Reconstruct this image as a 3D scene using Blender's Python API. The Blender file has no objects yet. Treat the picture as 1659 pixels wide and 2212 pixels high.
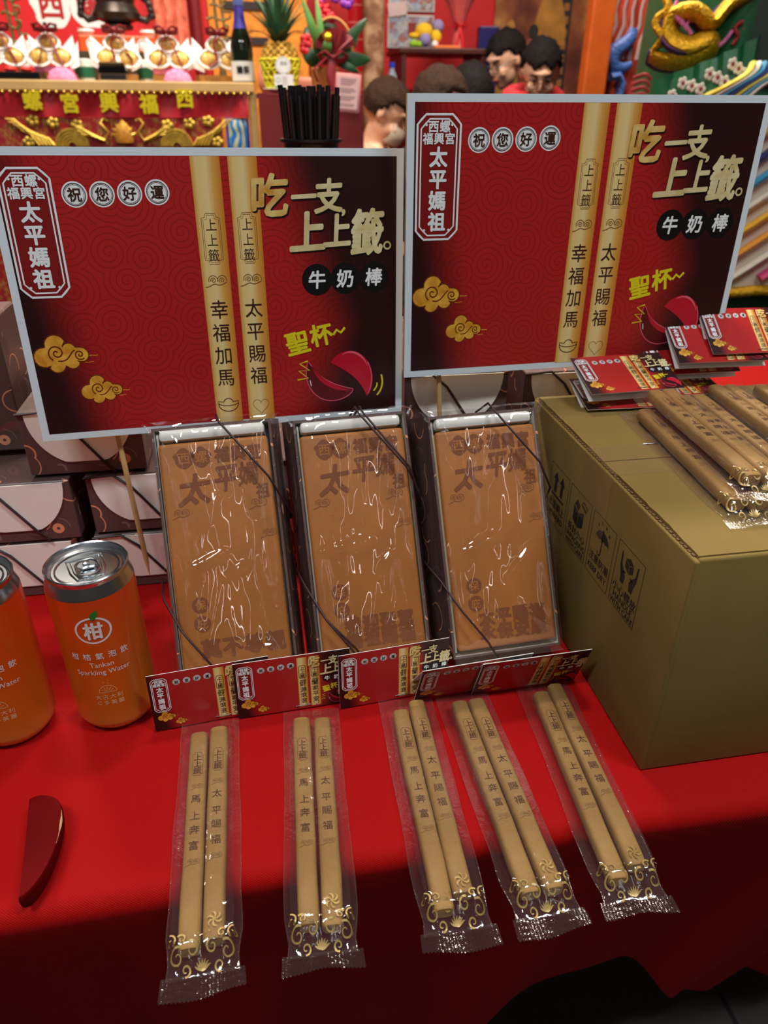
import bpy, bmesh, math, random
from mathutils import Matrix, Vector, noise as mnoise

random.seed(7)
SC = bpy.context.scene
COL = SC.collection
T = 0.75                      # height of the display table
rad = math.radians

# ------------------------------------------------------------------ camera
CAM_H, PITCH, YAW, ROLL, FPX = 0.40, rad(29.74), rad(10.0), rad(0.5), 1540.0
cf = Vector((math.sin(YAW) * math.cos(PITCH), math.cos(YAW) * math.cos(PITCH), -math.sin(PITCH)))
cr0 = Vector((math.cos(YAW), -math.sin(YAW), 0)); cu0 = cr0.cross(cf)
cr = math.cos(ROLL) * cr0 + math.sin(ROLL) * cu0
cu = math.cos(ROLL) * cu0 - math.sin(ROLL) * cr0
cam = bpy.data.cameras.new('camera')
cam.sensor_fit = 'VERTICAL'; cam.sensor_height = 24.0; cam.lens = FPX / 2212.0 * 24.0
cam.clip_start = 0.02; cam.clip_end = 60
cam.dof.use_dof = True; cam.dof.focus_distance = 0.49; cam.dof.aperture_fstop = 6.2
camo = bpy.data.objects.new('camera', cam); COL.objects.link(camo)
mw = Matrix.Identity(4)
for i, c in enumerate((cr, cu, -cf)):
    for j in range(3): mw[j][i] = c[j]
mw[0][3], mw[1][3], mw[2][3] = 0, 0, T + CAM_H
camo.matrix_world = mw
SC.camera = camo

# ------------------------------------------------------------------ world, lights, exposure
world = bpy.data.worlds.new('hall_air'); SC.world = world; world.use_nodes = True
wb = world.node_tree.nodes['Background']
wb.inputs[0].default_value = (1.0, 0.88, 0.78, 1); wb.inputs[1].default_value = 0.035
SC.view_settings.view_transform = 'Standard'; SC.view_settings.look = 'None'
SC.view_settings.gamma = 1.0; SC.view_settings.exposure = 0.12
SC.view_settings.use_curve_mapping = False

# ceiling lamps: (x, y, watts, length, width, colour)
LAMPS = [(0.12, 1.02, 16, 0.34, 0.20, (1.0, 0.86, 0.70)),
         (-0.75, -0.32, 26, 0.7, 0.16, (0.93, 0.97, 1.0)),
         (0.95, -0.30, 26, 0.7, 0.16, (0.93, 0.97, 1.0)),
         (-0.55, 2.35, 62, 0.9, 0.25, (1.0, 0.90, 0.76)),
         (1.15, 2.5, 70, 0.9, 0.25, (1.0, 0.88, 0.74))]
# narrow strip lights running down the hall behind the viewer
LAMPS += [(x, -3.4, 7, 0.025, 4.0, (1.0, 0.96, 0.9)) for x in (-1.0, 0.05, 1.2)]
LAMP_Z = 2.98
for k, (lx, ly, w, a, b, colr) in enumerate(LAMPS):
    ld = bpy.data.lights.new('ceiling_lamp_light', 'AREA'); ld.shape = 'RECTANGLE'
    ld.size = a; ld.size_y = b; ld.energy = w; ld.color = colr
    lo = bpy.data.objects.new('ceiling_lamp_light', ld); lo.location = (lx, ly, LAMP_Z - 0.012); COL.objects.link(lo)

# ------------------------------------------------------------------ helpers
def lin(c):
    out = []
    for x in c:
        x = x / 255.0
        out.append(x / 12.92 if x <= 0.04045 else ((x + 0.055) / 1.055) ** 2.4)
    return tuple(out)

_M = {}
def new_mat(name):
    m = bpy.data.materials.new(name); m.use_nodes = True
    nt = m.node_tree; b = nt.nodes['Principled BSDF']
    return m, nt, b
def N(nt, typ, **kw):
    n = nt.nodes.new(typ)
    for k, v in kw.items(): setattr(n, k, v)
    return n
def L(nt, a, b): nt.links.new(a, b)
def val(nt, op, a, b=None, c=None):
    n = nt.nodes.new('ShaderNodeMath'); n.operation = op
    for i, x in enumerate((a, b, c)):
        if x is None: continue
        if isinstance(x, (int, float)): n.inputs[i].default_value = x
        else: nt.links.new(x, n.inputs[i])
    return n.outputs[0]
def mixc(nt, fac, a, b):
    n = nt.nodes.new('ShaderNodeMix'); n.data_type = 'RGBA'
    for sock, x in ((n.inputs[0], fac), (n.inputs[6], a), (n.inputs[7], b)):
        if isinstance(x, (int, float)): sock.default_value = x
        elif isinstance(x, tuple): sock.default_value = (x[0], x[1], x[2], 1)
        else: nt.links.new(x, sock)
    return n.outputs[2]
def ramp(nt, fac, stops, interp='LINEAR'):
    n = nt.nodes.new('ShaderNodeValToRGB'); n.color_ramp.interpolation = interp
    e = n.color_ramp.elements
    while len(e) < len(stops): e.new(0.5)
    for k, (p, c) in enumerate(stops):
        e[k].position = p; e[k].color = (c[0], c[1], c[2], 1)
    nt.links.new(fac, n.inputs[0])
    return n.outputs[0]
def coords(nt): return nt.nodes.new('ShaderNodeTexCoord').outputs['Object']
def noisetex(nt, scale, detail=3, vec=None, rough=0.55):
    n = nt.nodes.new('ShaderNodeTexNoise'); n.inputs['Scale'].default_value = scale
    n.inputs['Detail'].default_value = detail; n.inputs['Roughness'].default_value = rough
    nt.links.new(vec if vec is not None else coords(nt), n.inputs['Vector'])
    return n.outputs['Fac']
def bumpit(nt, b, height, strength, dist=0.001):
    n = nt.nodes.new('ShaderNodeBump'); n.inputs['Strength'].default_value = strength
    n.inputs['Distance'].default_value = dist
    nt.links.new(height, n.inputs['Height']); nt.links.new(n.outputs[0], b.inputs['Normal'])
    return n.outputs[0]

def mat(name, col=(128, 128, 128), rough=0.5, metal=0.0, spec=0.5, var=0.0, vscale=40, bump=0.0, bscale=300, bdist=0.0005, sheen=0.0, coat=0.0, trans=0.0, emit=0.0):
    if name in _M: return _M[name]
    m, nt, b = new_mat(name)
    c = lin(col)
    b.inputs['Roughness'].default_value = rough; b.inputs['Metallic'].default_value = metal
    b.inputs['Specular IOR Level'].default_value = spec
    b.inputs['Sheen Weight'].default_value = sheen; b.inputs['Coat Weight'].default_value = coat
    b.inputs['Transmission Weight'].default_value = trans
    if emit:
        b.inputs['Emission Color'].default_value = (*c, 1); b.inputs['Emission Strength'].default_value = emit
    if var:
        f = noisetex(nt, vscale, 4)
        lo = tuple(x * (1 - var) for x in c); hi = tuple(min(1, x * (1 + var)) for x in c)
        f2 = ramp(nt, f, [(0.3, (0, 0, 0)), (0.7, (1, 1, 1))])
        L(nt, mixc(nt, f2, lo, hi), b.inputs['Base Color'])
    else:
        b.inputs['Base Color'].default_value = (*c, 1)
    if bump:
        bumpit(nt, b, noisetex(nt, bscale, 3), bump, bdist)
    m.diffuse_color = (*c, 1)
    _M[name] = m
    return m

class MB:
    """collects shapes and links them as one mesh object"""
    def __init__(s): s.v = []; s.f = []; s.mi = []; s.mats = []
    def _m(s, m):
        if m not in s.mats: s.mats.append(m)
        return s.mats.index(m)
    def add(s, vs, fs, m, M=None):
        o = len(s.v); k = s._m(m)
        if M is not None: vs = [M @ Vector(v) for v in vs]
        s.v += [tuple(v) for v in vs]
        for f in fs: s.f.append(tuple(i + o for i in f)); s.mi.append(k)
        return s
    def bm(s, b, m, M=None):
        b.verts.index_update()
        s.add([v.co[:] for v in b.verts], [[v.index for v in f.verts] for f in b.faces], m, M); b.free(); return s
    def box(s, x0, x1, y0, y1, z0, z1, m, bev=0, seg=2, M=None):
        if bev <= 0:
            vs = [(x, y, z) for z in (z0, z1) for y in (y0, y1) for x in (x0, x1)]
            return s.add(vs, [(0, 2, 3, 1), (4, 5, 7, 6), (0, 1, 5, 4), (2, 6, 7, 3), (0, 4, 6, 2), (1, 3, 7, 5)], m, M)
        b = bmesh.new(); bmesh.ops.create_cube(b, size=1)
        for v in b.verts:
            v.co = ((x0 + x1) / 2 + v.co.x * (x1 - x0), (y0 + y1) / 2 + v.co.y * (y1 - y0), (z0 + z1) / 2 + v.co.z * (z1 - z0))
        bmesh.ops.bevel(b, geom=b.edges[:], offset=bev, segments=seg, affect='EDGES', profile=0.5)
        return s.bm(b, m, M)
    def prism(s, poly, z0, z1, m, M=None):
        n = len(poly)
        vs = [(x, y, z0) for x, y in poly] + [(x, y, z1) for x, y in poly]
        fs = [tuple(range(n - 1, -1, -1)), tuple(range(n, 2 * n))] + [(i, (i + 1) % n, n + (i + 1) % n, n + i) for i in range(n)]
        return s.add(vs, fs, m, M)
    def flat(s, poly, z, m, M=None): return s.add([(x, y, z) for x, y in poly], [tuple(range(len(poly)))], m, M)
    def disc(s, cx, cy, r, z, m, n=32, ry=None):
        return s.flat([(cx + r * math.cos(t), cy + (ry or r) * math.sin(t)) for t in (2 * math.pi * i / n for i in range(n))], z, m)
    def band(s, outer, inner, z, m):
        n = len(outer)
        return s.add([(x, y, z) for x, y in outer] + [(x, y, z) for x, y in inner], [(i, (i + 1) % n, n + (i + 1) % n, n + i) for i in range(n)], m)
    def ring(s, cx, cy, r0, r1, z, m, n=32):
        c = [(math.cos(2 * math.pi * i / n), math.sin(2 * math.pi * i / n)) for i in range(n)]
        return s.band([(cx + r1 * a, cy + r1 * b) for a, b in c], [(cx + r0 * a, cy + r0 * b) for a, b in c], z, m)
    def line(s, pts, w, z, m, closed=False):
        """flat stroke of width w (or w(t)) along 2-D points"""
        n = len(pts); A = []; B = []
        for i, (x, y) in enumerate(pts):
            p = pts[(i - 1) % n] if (closed or i) else pts[0]
            q = pts[(i + 1) % n] if (closed or i < n - 1) else pts[-1]
            dx, dy = q[0] - p[0], q[1] - p[1]; l = math.hypot(dx, dy) or 1
            ww = (w(i / max(1, n - 1)) if callable(w) else w) / 2
            A.append((x - dy / l * ww, y + dx / l * ww, z)); B.append((x + dy / l * ww, y - dx / l * ww, z))
        k = n if closed else n - 1
        return s.add(A + B, [(i, n + i, n + (i + 1) % n, (i + 1) % n) for i in range(k)], m)
    def lathe(s, prof, m, n=32, M=None, cap=True, sx=1.0, sy=1.0):
        vs = []; fs = []
        for r, z in prof:
            for i in range(n):
                t = 2 * math.pi * i / n; vs.append((sx * r * math.cos(t), sy * r * math.sin(t), z))
        for j in range(len(prof) - 1):
            for i in range(n):
                a = j * n + i; b = j * n + (i + 1) % n; fs.append((a, b, b + n, a + n))
        if cap:
            fs.append(tuple(range(n - 1, -1, -1))); k = (len(prof) - 1) * n; fs.append(tuple(range(k, k + n)))
        return s.add(vs, fs, m, M)
    def tube(s, path, r, m, n=8, closed=False, M=None, flat=1.0):
        P = [Vector(p) for p in path]; k = len(P); vs = []; fs = []
        nrm = None
        for i, p in enumerate(P):
            a = P[(i - 1) % k] if (closed or i) else P[0]; b = P[(i + 1) % k] if (closed or i < k - 1) else P[-1]
            t = (b - a); t = t.normalized() if t.length > 1e-9 else Vector((0, 0, 1))
            if nrm is None:
                nrm = Vector((0, 0, 1)) if abs(t.z) < 0.9 else Vector((0, 1, 0))
            nrm = (nrm - t * nrm.dot(t)); nrm = nrm.normalized() if nrm.length > 1e-6 else t.orthogonal().normalized()
            bn = t.cross(nrm); rr = r(i / max(1, k - 1)) if callable(r) else r
            for j in range(n):
                u = 2 * math.pi * j / n; vs.append(p + nrm * (rr * flat * math.sin(u)) + bn * (rr * math.cos(u)))
        for i in range(k if closed else k - 1):
            for j in range(n):
                a = i * n + j; b = i * n + (j + 1) % n; c = ((i + 1) % k) * n
                fs.append((a, b, c + (j + 1) % n, c + j))
        if not closed: fs += [tuple(range(n - 1, -1, -1)), tuple(range((k - 1) * n, k * n))]
        return s.add(vs, fs, m, M)
    def grid(s, nu, nv, fn, m, M=None):
        vs = [fn(i / nu, j / nv) for j in range(nv + 1) for i in range(nu + 1)]
        fs = [(j * (nu + 1) + i, j * (nu + 1) + i + 1, (j + 1) * (nu + 1) + i + 1, (j + 1) * (nu + 1) + i) for j in range(nv) for i in range(nu)]
        return s.add(vs, fs, m, M)
    def ball(s, c, r, m, n=10, rz=None, ry=None):
        pr = []
        k = max(4, n // 2 + 1)
        for i in range(k + 1):
            t = math.pi * i / k; pr.append((max(1e-5, r * math.sin(t)), -(rz or r) * math.cos(t)))
        return s.lathe(pr, m, n, Matrix.Translation(c), True, 1.0, (ry or r) / r)
    def scaled(s, k):
        o = MB(); o.v = [(x * k, y * k, z) for x, y, z in s.v]; o.f = s.f; o.mi = s.mi; o.mats = s.mats; return o
    def mesh(s, name, smooth=0):
        me = bpy.data.meshes.new(name); me.from_pydata(s.v, [], s.f)
        for m in s.mats: me.materials.append(m)
        me.polygons.foreach_set('material_index', s.mi)
        if smooth:
            me.polygons.foreach_set('use_smooth', [True] * len(s.f))
            me.set_sharp_from_angle(angle=rad(smooth))
        me.update(); return me
    def obj(s, name, parent=None, loc=(0, 0, 0), rot=(0, 0, 0), smooth=0, label=None):
        return put(name, s.mesh(name, smooth), parent, loc, rot, label)

def put(name, me, parent=None, loc=(0, 0, 0), rot=(0, 0, 0), label=None):
    o = bpy.data.objects.new(name, me); COL.objects.link(o)
    o.location = loc; o.rotation_euler = rot
    if parent is not None: o.parent = parent
    if label: o['label'] = label
    return o
def tag(o, label, cat, group=None, kind=None):
    o['label'] = label; o['category'] = cat
    if group: o['group'] = group
    if kind: o['kind'] = kind
    return o
def thing(name, label, cat, loc=(0, 0, 0), rot=(0, 0, 0), group=None):
    o = bpy.data.objects.new(name, None); COL.objects.link(o); o.location = loc; o.rotation_euler = rot
    o.empty_display_size = 0.05
    return tag(o, label, cat, group)
def struct(o, label=None):
    o['kind'] = 'structure'
    if label: o['label'] = label
    return o
def copy_tree(o, parent=None):
    c = o.copy(); COL.objects.link(c); c.parent = parent
    for ch in o.children: copy_tree(ch, c)
    return c

# lettering: outlines of single characters as flat meshes
_G = {}
_fc = bpy.data.curves.new('lettering_source', 'FONT'); _fo = bpy.data.objects.new('lettering_source', _fc)
def glyph(ch, bold=0.0):
    k = (ch, bold)
    if k not in _G:
        COL.objects.link(_fo)
        _fc.body = ch; _fc.resolution_u = 2; _fc.offset = bold
        dg = bpy.context.evaluated_depsgraph_get(); dg.update()
        me = bpy.data.meshes.new_from_object(_fo.evaluated_get(dg))
        vs = [tuple(v.co) for v in me.vertices]; fs = [tuple(p.vertices) for p in me.polygons]
        bpy.data.meshes.remove(me); COL.objects.unlink(_fo)
        if len(ch) == 1 and ord(ch) > 0x2E00: off = (0.5, 0.38)
        elif vs:
            off = ((min(v[0] for v in vs) + max(v[0] for v in vs)) / 2, 0.33)
        else: off = (0, 0)
        _G[k] = ([(x - off[0], y - off[1], 0) for x, y, z in vs], fs)
    return _G[k]
def write(mb, s, x, y, size, m, z=0.0, bold=0.0, rot=0.0, sx=1.0, adv=1.05, vertical=False, shear=0.0, whole=False):
    """characters centred on (x, y), in a row or downwards"""
    items = [s] if whole else list(s)
    n = len(items); ca, sa = math.cos(rot), math.sin(rot)
    # a heavier hand is the same outline laid down several times, shifted by a hair
    sh = [(0, 0)] if bold <= 0 else [(bold, 0), (-bold, 0), (0, bold), (0, -bold)] if bold < .016 else [(bold * math.cos(q * math.pi / 4), bold * math.sin(q * math.pi / 4)) for q in range(8)]
    for i, ch in [(i, ch) for i, ch in enumerate(items)]:
        d = (i - (n - 1) / 2) * adv * size
        ox, oy = (0, -d) if vertical else (d, 0)
        vs, fs = glyph(ch)
        for qi, (da, db) in enumerate(sh):
            out = []
            for a, b, _ in vs:
                a, b = a + da, b + db
                a, b = (a * sx + b * shear) * size + ox, b * size + oy
                out.append((x + a * ca - b * sa, y + a * sa + b * ca, z + qi * 2e-5))
            mb.add(out, fs, m)
    return mb
def warped(mb, fn, cuts=()):
    """cut faces at the given x positions, then move every vertex by fn"""
    o = MB(); o.mats = mb.mats
    me = bpy.data.meshes.new('warp'); me.from_pydata(mb.v, [], mb.f); me.polygons.foreach_set('material_index', mb.mi)
    b = bmesh.new(); b.from_mesh(me); bpy.data.meshes.remove(me)
    for c in cuts:
        bmesh.ops.bisect_plane(b, geom=b.verts[:] + b.edges[:] + b.faces[:], plane_co=(c, 0, 0), plane_no=(1, 0, 0))
    b.verts.index_update()
    o.v = [tuple(fn(*v.co)) for v in b.verts]; o.f = [tuple(v.index for v in f.verts) for f in b.faces]; o.mi = [f.material_index for f in b.faces]
    b.free(); return o
def spiral(cx, cy, r0, r1, a0, turns, n=26):
    return [(cx + (r0 + (r1 - r0) * i / n) * math.cos(a0 + turns * 2 * math.pi * i / n), cy + (r0 + (r1 - r0) * i / n) * math.sin(a0 + turns * 2 * math.pi * i / n)) for i in range(n + 1)]
def arc(cx, cy, r, a0, a1, n=16, ry=None):
    return [(cx + r * math.cos(a0 + (a1 - a0) * i / n), cy + (ry or r) * math.sin(a0 + (a1 - a0) * i / n)) for i in range(n + 1)]
def bez(p0, p1, p2, p3, n=14):
    out = []
    for i in range(n + 1):
        t = i / n; a = (1 - t) ** 3; b = 3 * t * (1 - t) ** 2; c = 3 * t * t * (1 - t); d = t ** 3
        out.append(tuple(a * w + b * x + c * y + d * z for w, x, y, z in zip(p0, p1, p2, p3)))
    return out
def fbm(x, y, z=0.0): return mnoise.fractal((x, y, z), 1.0, 2.0, 3)

# ------------------------------------------------------------------ special materials
def film_mat(name='clear_film', haze=0.05, rough=0.07, scale=70, strength=0.35, tint=(255, 250, 248), gloss=0.09, gain=1.3):
    if name in _M: return _M[name]
    m = bpy.data.materials.new(name); m.use_nodes = True; nt = m.node_tree; nt.nodes.clear()
    out = N(nt, 'ShaderNodeOutputMaterial'); tr = N(nt, 'ShaderNodeBsdfTransparent'); gl = N(nt, 'ShaderNodeBsdfGlossy'); df = N(nt, 'ShaderNodeBsdfDiffuse')
    tr.inputs[0].default_value = (0.97, 0.965, 0.96, 1); gl.inputs['Roughness'].default_value = rough
    gl.inputs['Color'].default_value = (1, 1, 1, 1); df.inputs[0].default_value = (*lin(tint), 1)
    fr = N(nt, 'ShaderNodeFresnel'); fr.inputs[0].default_value = 1.46
    bp = N(nt, 'ShaderNodeBump'); bp.inputs['Strength'].default_value = strength; bp.inputs['Distance'].default_value = 0.002
    L(nt, noisetex(nt, scale, 3), bp.inputs['Height'])
    L(nt, bp.outputs[0], gl.inputs['Normal']); L(nt, bp.outputs[0], fr.inputs['Normal'])
    a = N(nt, 'ShaderNodeMixShader'); a.inputs[0].default_value = haze; L(nt, tr.outputs[0], a.inputs[1]); L(nt, df.outputs[0], a.inputs[2])
    b = N(nt, 'ShaderNodeMixShader'); L(nt, val(nt, 'MINIMUM', val(nt, 'MULTIPLY', fr.outputs[0], gain), gloss), b.inputs[0]); L(nt, a.outputs[0], b.inputs[1]); L(nt, gl.outputs[0], b.inputs[2])
    L(nt, b.outputs[0], out.inputs[0]); m.diffuse_color = (0.9, 0.9, 0.9, 0.3)
    _M[name] = m; return m
FILM = film_mat()
FILM_SEAM = film_mat('film_seam', 0.014, 0.12, 300, 0.3)
FILM_BOX = film_mat('box_film', 0.004, 0.022, 30, 0.05, gloss=0.11, gain=1.6)
FILM_WRAP = film_mat('stick_wrapper_film', 0.012, 0.07, 90, 0.25, (255, 235, 240))

def cloth_mat():
    m, nt, b = new_mat('red_twill'); b.inputs['Roughness'].default_value = 0.75; b.inputs['Specular IOR Level'].default_value = 0.25
    w = N(nt, 'ShaderNodeTexWave'); w.wave_type = 'BANDS'; w.bands_direction = 'DIAGONAL'; w.inputs['Scale'].default_value = 330; w.inputs['Distortion'].default_value = 0.6
    c = coords(nt); L(nt, c, w.inputs['Vector'])
    f = noisetex(nt, 6, 3)
    base = mixc(nt, f, lin((158, 7, 7)), lin((172, 10, 9)))
    tw = val(nt, 'MULTIPLY', w.outputs['Fac'], 0.25)
    L(nt, mixc(nt, tw, base, lin((120, 6, 8))), b.inputs['Base Color'])
    bumpit(nt, b, w.outputs['Fac'], 0.35, 0.0004)
    b.inputs['Specular IOR Level'].default_value = 0.12
    return m
CLOTH = cloth_mat()

def spiral_fac(nt, vec, scale, freq, seed=0.0):
    """curling spiral lines around scattered centres: 1 on the line"""
    v = N(nt, 'ShaderNodeTexVoronoi'); v.voronoi_dimensions = '2D'; v.inputs['Scale'].default_value = scale; v.inputs['Randomness'].default_value = 0.75
    mp = N(nt, 'ShaderNodeMapping'); mp.inputs['Location'].default_value = (seed, seed * 0.7, 0); L(nt, vec, mp.inputs[0]); L(nt, mp.outputs[0], v.inputs['Vector'])
    s = N(nt, 'ShaderNodeVectorMath'); s.operation = 'SUBTRACT'; L(nt, mp.outputs[0], s.inputs[0]); L(nt, v.outputs['Position'], s.inputs[1])
    x = N(nt, 'ShaderNodeSeparateXYZ'); L(nt, s.outputs[0], x.inputs[0])
    ang = val(nt, 'ARCTAN2', x.outputs[1], x.outputs[0])
    ph = val(nt, 'ADD', val(nt, 'MULTIPLY', v.outputs['Distance'], freq), ang)
    return val(nt, 'SINE', ph), v.outputs['Distance'], ang

def print_mat(k):
    """printed ground: red with faint curls, fading to black at both sides; k = metres per printed millimetre"""
    m, nt, b = new_mat('printed_ground'); b.inputs['Roughness'].default_value = 0.32; b.inputs['Specular IOR Level'].default_value = 0.35
    mp = N(nt, 'ShaderNodeMapping'); mp.inputs['Scale'].default_value = (1 / k, 1 / k, 0); L(nt, coords(nt), mp.inputs[0])
    x = N(nt, 'ShaderNodeSeparateXYZ'); L(nt, mp.outputs[0], x.inputs[0]); X, Y = x.outputs[0], x.outputs[1]
    s, d, a = spiral_fac(nt, mp.outputs[0], 0.034, 42)
    linef = ramp(nt, s, [(0.72, (0, 0, 0)), (0.95, (1, 1, 1))])
    red = mixc(nt, val(nt, 'MULTIPLY', linef, 0.6), lin((172, 34, 33)), lin((128, 20, 22)))
    def sm(v, lo, hi):
        n = N(nt, 'ShaderNodeMapRange'); n.interpolation_type = 'SMOOTHSTEP'; n.inputs['From Min'].default_value = lo; n.inputs['From Max'].default_value = hi; L(nt, v, n.inputs['Value']); return n.outputs[0]
    right = sm(val(nt, 'ADD', X, val(nt, 'MULTIPLY', val(nt, 'ABSOLUTE', val(nt, 'ADD', Y, 25)), 0.30)), 64, 118)
    left = sm(val(nt, 'ADD', val(nt, 'MULTIPLY', X, -1), val(nt, 'MULTIPLY', Y, -0.16)), 92, 140)
    dark = val(nt, 'MAXIMUM', right, left)
    L(nt, mixc(nt, val(nt, 'MULTIPLY', dark, 0.96), red, lin((28, 18, 18))), b.inputs['Base Color'])
    return m

def carton_mat():
    """dark brown gift carton printed with copper arcs"""
    m, nt, b = new_mat('brown_carton'); b.inputs['Roughness'].default_value = 0.42
    c = coords(nt)
    v = N(nt, 'ShaderNodeTexVoronoi'); v.inputs['Scale'].default_value = 34; v.inputs['Randomness'].default_value = 0.8; L(nt, c, v.inputs['Vector'])
    d = v.outputs['Distance']
    s = N(nt, 'ShaderNodeVectorMath'); s.operation = 'SUBTRACT'; mul = N(nt, 'ShaderNodeVectorMath'); mul.operation = 'SCALE'; mul.inputs['Scale'].default_value = 1.0
    L(nt, c, s.inputs[0]); L(nt, v.outputs['Position'], s.inputs[1])
    x = N(nt, 'ShaderNodeSeparateXYZ'); L(nt, s.outputs[0], x.inputs[0])
    ang = val(nt, 'ARCTAN2', x.outputs[1], val(nt, 'ADD', x.outputs[0], x.outputs[2]))
    arcm = val(nt, 'GREATER_THAN', val(nt, 'SINE', val(nt, 'ADD', ang, val(nt, 'MULTIPLY', v.outputs['Color'], 9.0))), -0.1)
    ringf = val(nt, 'MULTIPLY', val(nt, 'LESS_THAN', val(nt, 'ABSOLUTE', val(nt, 'SUBTRACT', d, 0.40)), 0.016), arcm)
    ring2 = val(nt, 'MULTIPLY', val(nt, 'LESS_THAN', val(nt, 'ABSOLUTE', val(nt, 'SUBTRACT', d, 0.52)), 0.008), val(nt, 'SUBTRACT', 1.0, arcm))
    base = mixc(nt, noisetex(nt, 30, 2), lin((84, 62, 60)), lin((98, 74, 70)))
    c1 = mixc(nt, ringf, base, lin((226, 152, 112)))
    L(nt, mixc(nt, val(nt, 'MULTIPLY', ring2, 0.5), c1, lin((150, 140, 140))), b.inputs['Base Color'])
    return m
CARTON = carton_mat()

def kraft_mat():
    m, nt, b = new_mat('kraft_cardboard'); b.inputs['Roughness'].default_value = 0.8; b.inputs['Specular IOR Level'].default_value = 0.2
    f = noisetex(nt, 14, 5); g = noisetex(nt, 700, 2)
    base = mixc(nt, f, lin((110, 90, 46)), lin((132, 110, 58)))
    sp = ramp(nt, g, [(0.60, (0, 0, 0)), (0.72, (1, 1, 1))])
    L(nt, mixc(nt, val(nt, 'MULTIPLY', sp, 0.25), base, lin((92, 70, 34))), b.inputs['Base Color'])
    bumpit(nt, b, noisetex(nt, 120, 4), 0.15, 0.0006)
    return m
KRAFT = kraft_mat()
WHITE = mat('white_card', (236, 238, 236), 0.55, var=0.03, vscale=20)

# ------------------------------------------------------------------ the hall
def tile_floor():
    m, nt, b = new_mat('dark_floor_tiles'); b.inputs['Roughness'].default_value = 0.35
    br = N(nt, 'ShaderNodeTexBrick'); br.offset = 0; br.inputs['Scale'].default_value = 1.0; br.inputs['Brick Width'].default_value = 0.6; br.inputs['Row Height'].default_value = 0.6; br.inputs['Mortar Size'].default_value = 0.004
    br.inputs['Color1'].default_value = (*lin((52, 46, 44)), 1); br.inputs['Color2'].default_value = (*lin((60, 52, 50)), 1); br.inputs['Mortar'].default_value = (*lin((24, 22, 22)), 1)
    L(nt, coords(nt), br.inputs['Vector']); L(nt, br.outputs[0], b.inputs['Base Color'])
    return m
fl = MB(); fl.box(-3.5, 4.5, -6.0, 5.2, -0.05, 0.0, tile_floor()); struct(fl.obj('floor'))
wl = MB(); wl.box(-3.5, 4.5, 4.6, 4.7, 0, 3.1, mat('red_wall_paint', (205, 22, 28), 0.6, var=0.06, vscale=3)); struct(wl.obj('wall_back'))
ce = MB(); ce.box(-3.5, 4.5, -6.0, 5.2, 3.0, 3.06, mat('dark_ceiling', (96, 84, 80), 0.9)); struct(ce.obj('ceiling'))
for k, (lx, ly, w, a, b_, colr) in enumerate(LAMPS):
    f_ = MB(); f_.box(-a / 2 - .02, a / 2 + .02, -b_ / 2 - .02, b_ / 2 + .02, -0.008, 0.018, mat('lamp_housing', (225, 225, 225), 0.4), 0.004)
    o_ = f_.obj('ceiling_lamp' if k < 5 else 'strip_light', None, (lx, ly, LAMP_Z))
    if k < 5: tag(o_, ['flat ceiling lamp over the gift boxes', 'long ceiling lamp behind the viewer on the left', 'long ceiling lamp behind the viewer on the right', 'ceiling lamp above the altar', 'ceiling lamp above the seated people'][k], 'lamp')
    else: tag(o_, ['narrow strip light on the hall ceiling behind the viewer, left', 'narrow strip light on the hall ceiling behind the viewer, centre', 'narrow strip light on the hall ceiling behind the viewer, right'][k - 5], 'lamp')

# display table under its cloth
EDGE_Y, TAB_X0, TAB_X1, TAB_Y1 = 0.267, -0.80, 1.05, 1.30
tb = thing('display_table', 'table hidden beneath the red cloth, carrying the gift display', 'table', (0, 0, 0))
wood = mat('table_wood', (70, 52, 40), 0.6)
MB().box(TAB_X0 + .01, TAB_X1 - .01, EDGE_Y + .012, TAB_Y1 - .01, T - .034, T - .003, wood).obj('tabletop', tb)
for x in (TAB_X0 + .05, TAB_X1 - .05):
    for y in (EDGE_Y + .12, TAB_Y1 - .06):
        MB().box(x - .02, x + .02, y - .02, y + .02, 0, T - .034, wood).obj('leg', tb)

def hem(x):
    h = 0.62 - 0.262 * math.exp(-((x - 0.30) / 0.13) ** 2)
    return h
def cloth_pt(u, v):
    x = TAB_X0 + (TAB_X1 - TAB_X0) * u
    R = 0.012
    top = TAB_Y1 - (EDGE_Y + R)
    d = v * 1.0
    ye = EDGE_Y + 0.002 * math.sin(x * 9 + 1)
    if v <= 0.5:
        y = TAB_Y1 + (ye + R - TAB_Y1) * (v / 0.5) ** 0.8; z = 0.0
    elif v <= 0.62:
        t = (v - 0.5) / 0.12; a = t * rad(104)
        y = ye + R - R * math.sin(a); z = -R + R * math.cos(a)
    else:
        t = (v - 0.62) / 0.38; dn = t * hem(x)
        y0 = ye + R - R * math.sin(rad(104)); z0 = -R + R * math.cos(rad(104))
        y = y0 + dn * math.tan(rad(15)) + dn * (0.022 * math.sin(x * 24 + 0.6) + 0.014 * math.sin(x * 53 + 2)); z = z0 - dn
    return (x, y, T + z)
cl = MB(); cl.grid(150, 50, cloth_pt, CLOTH)
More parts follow.
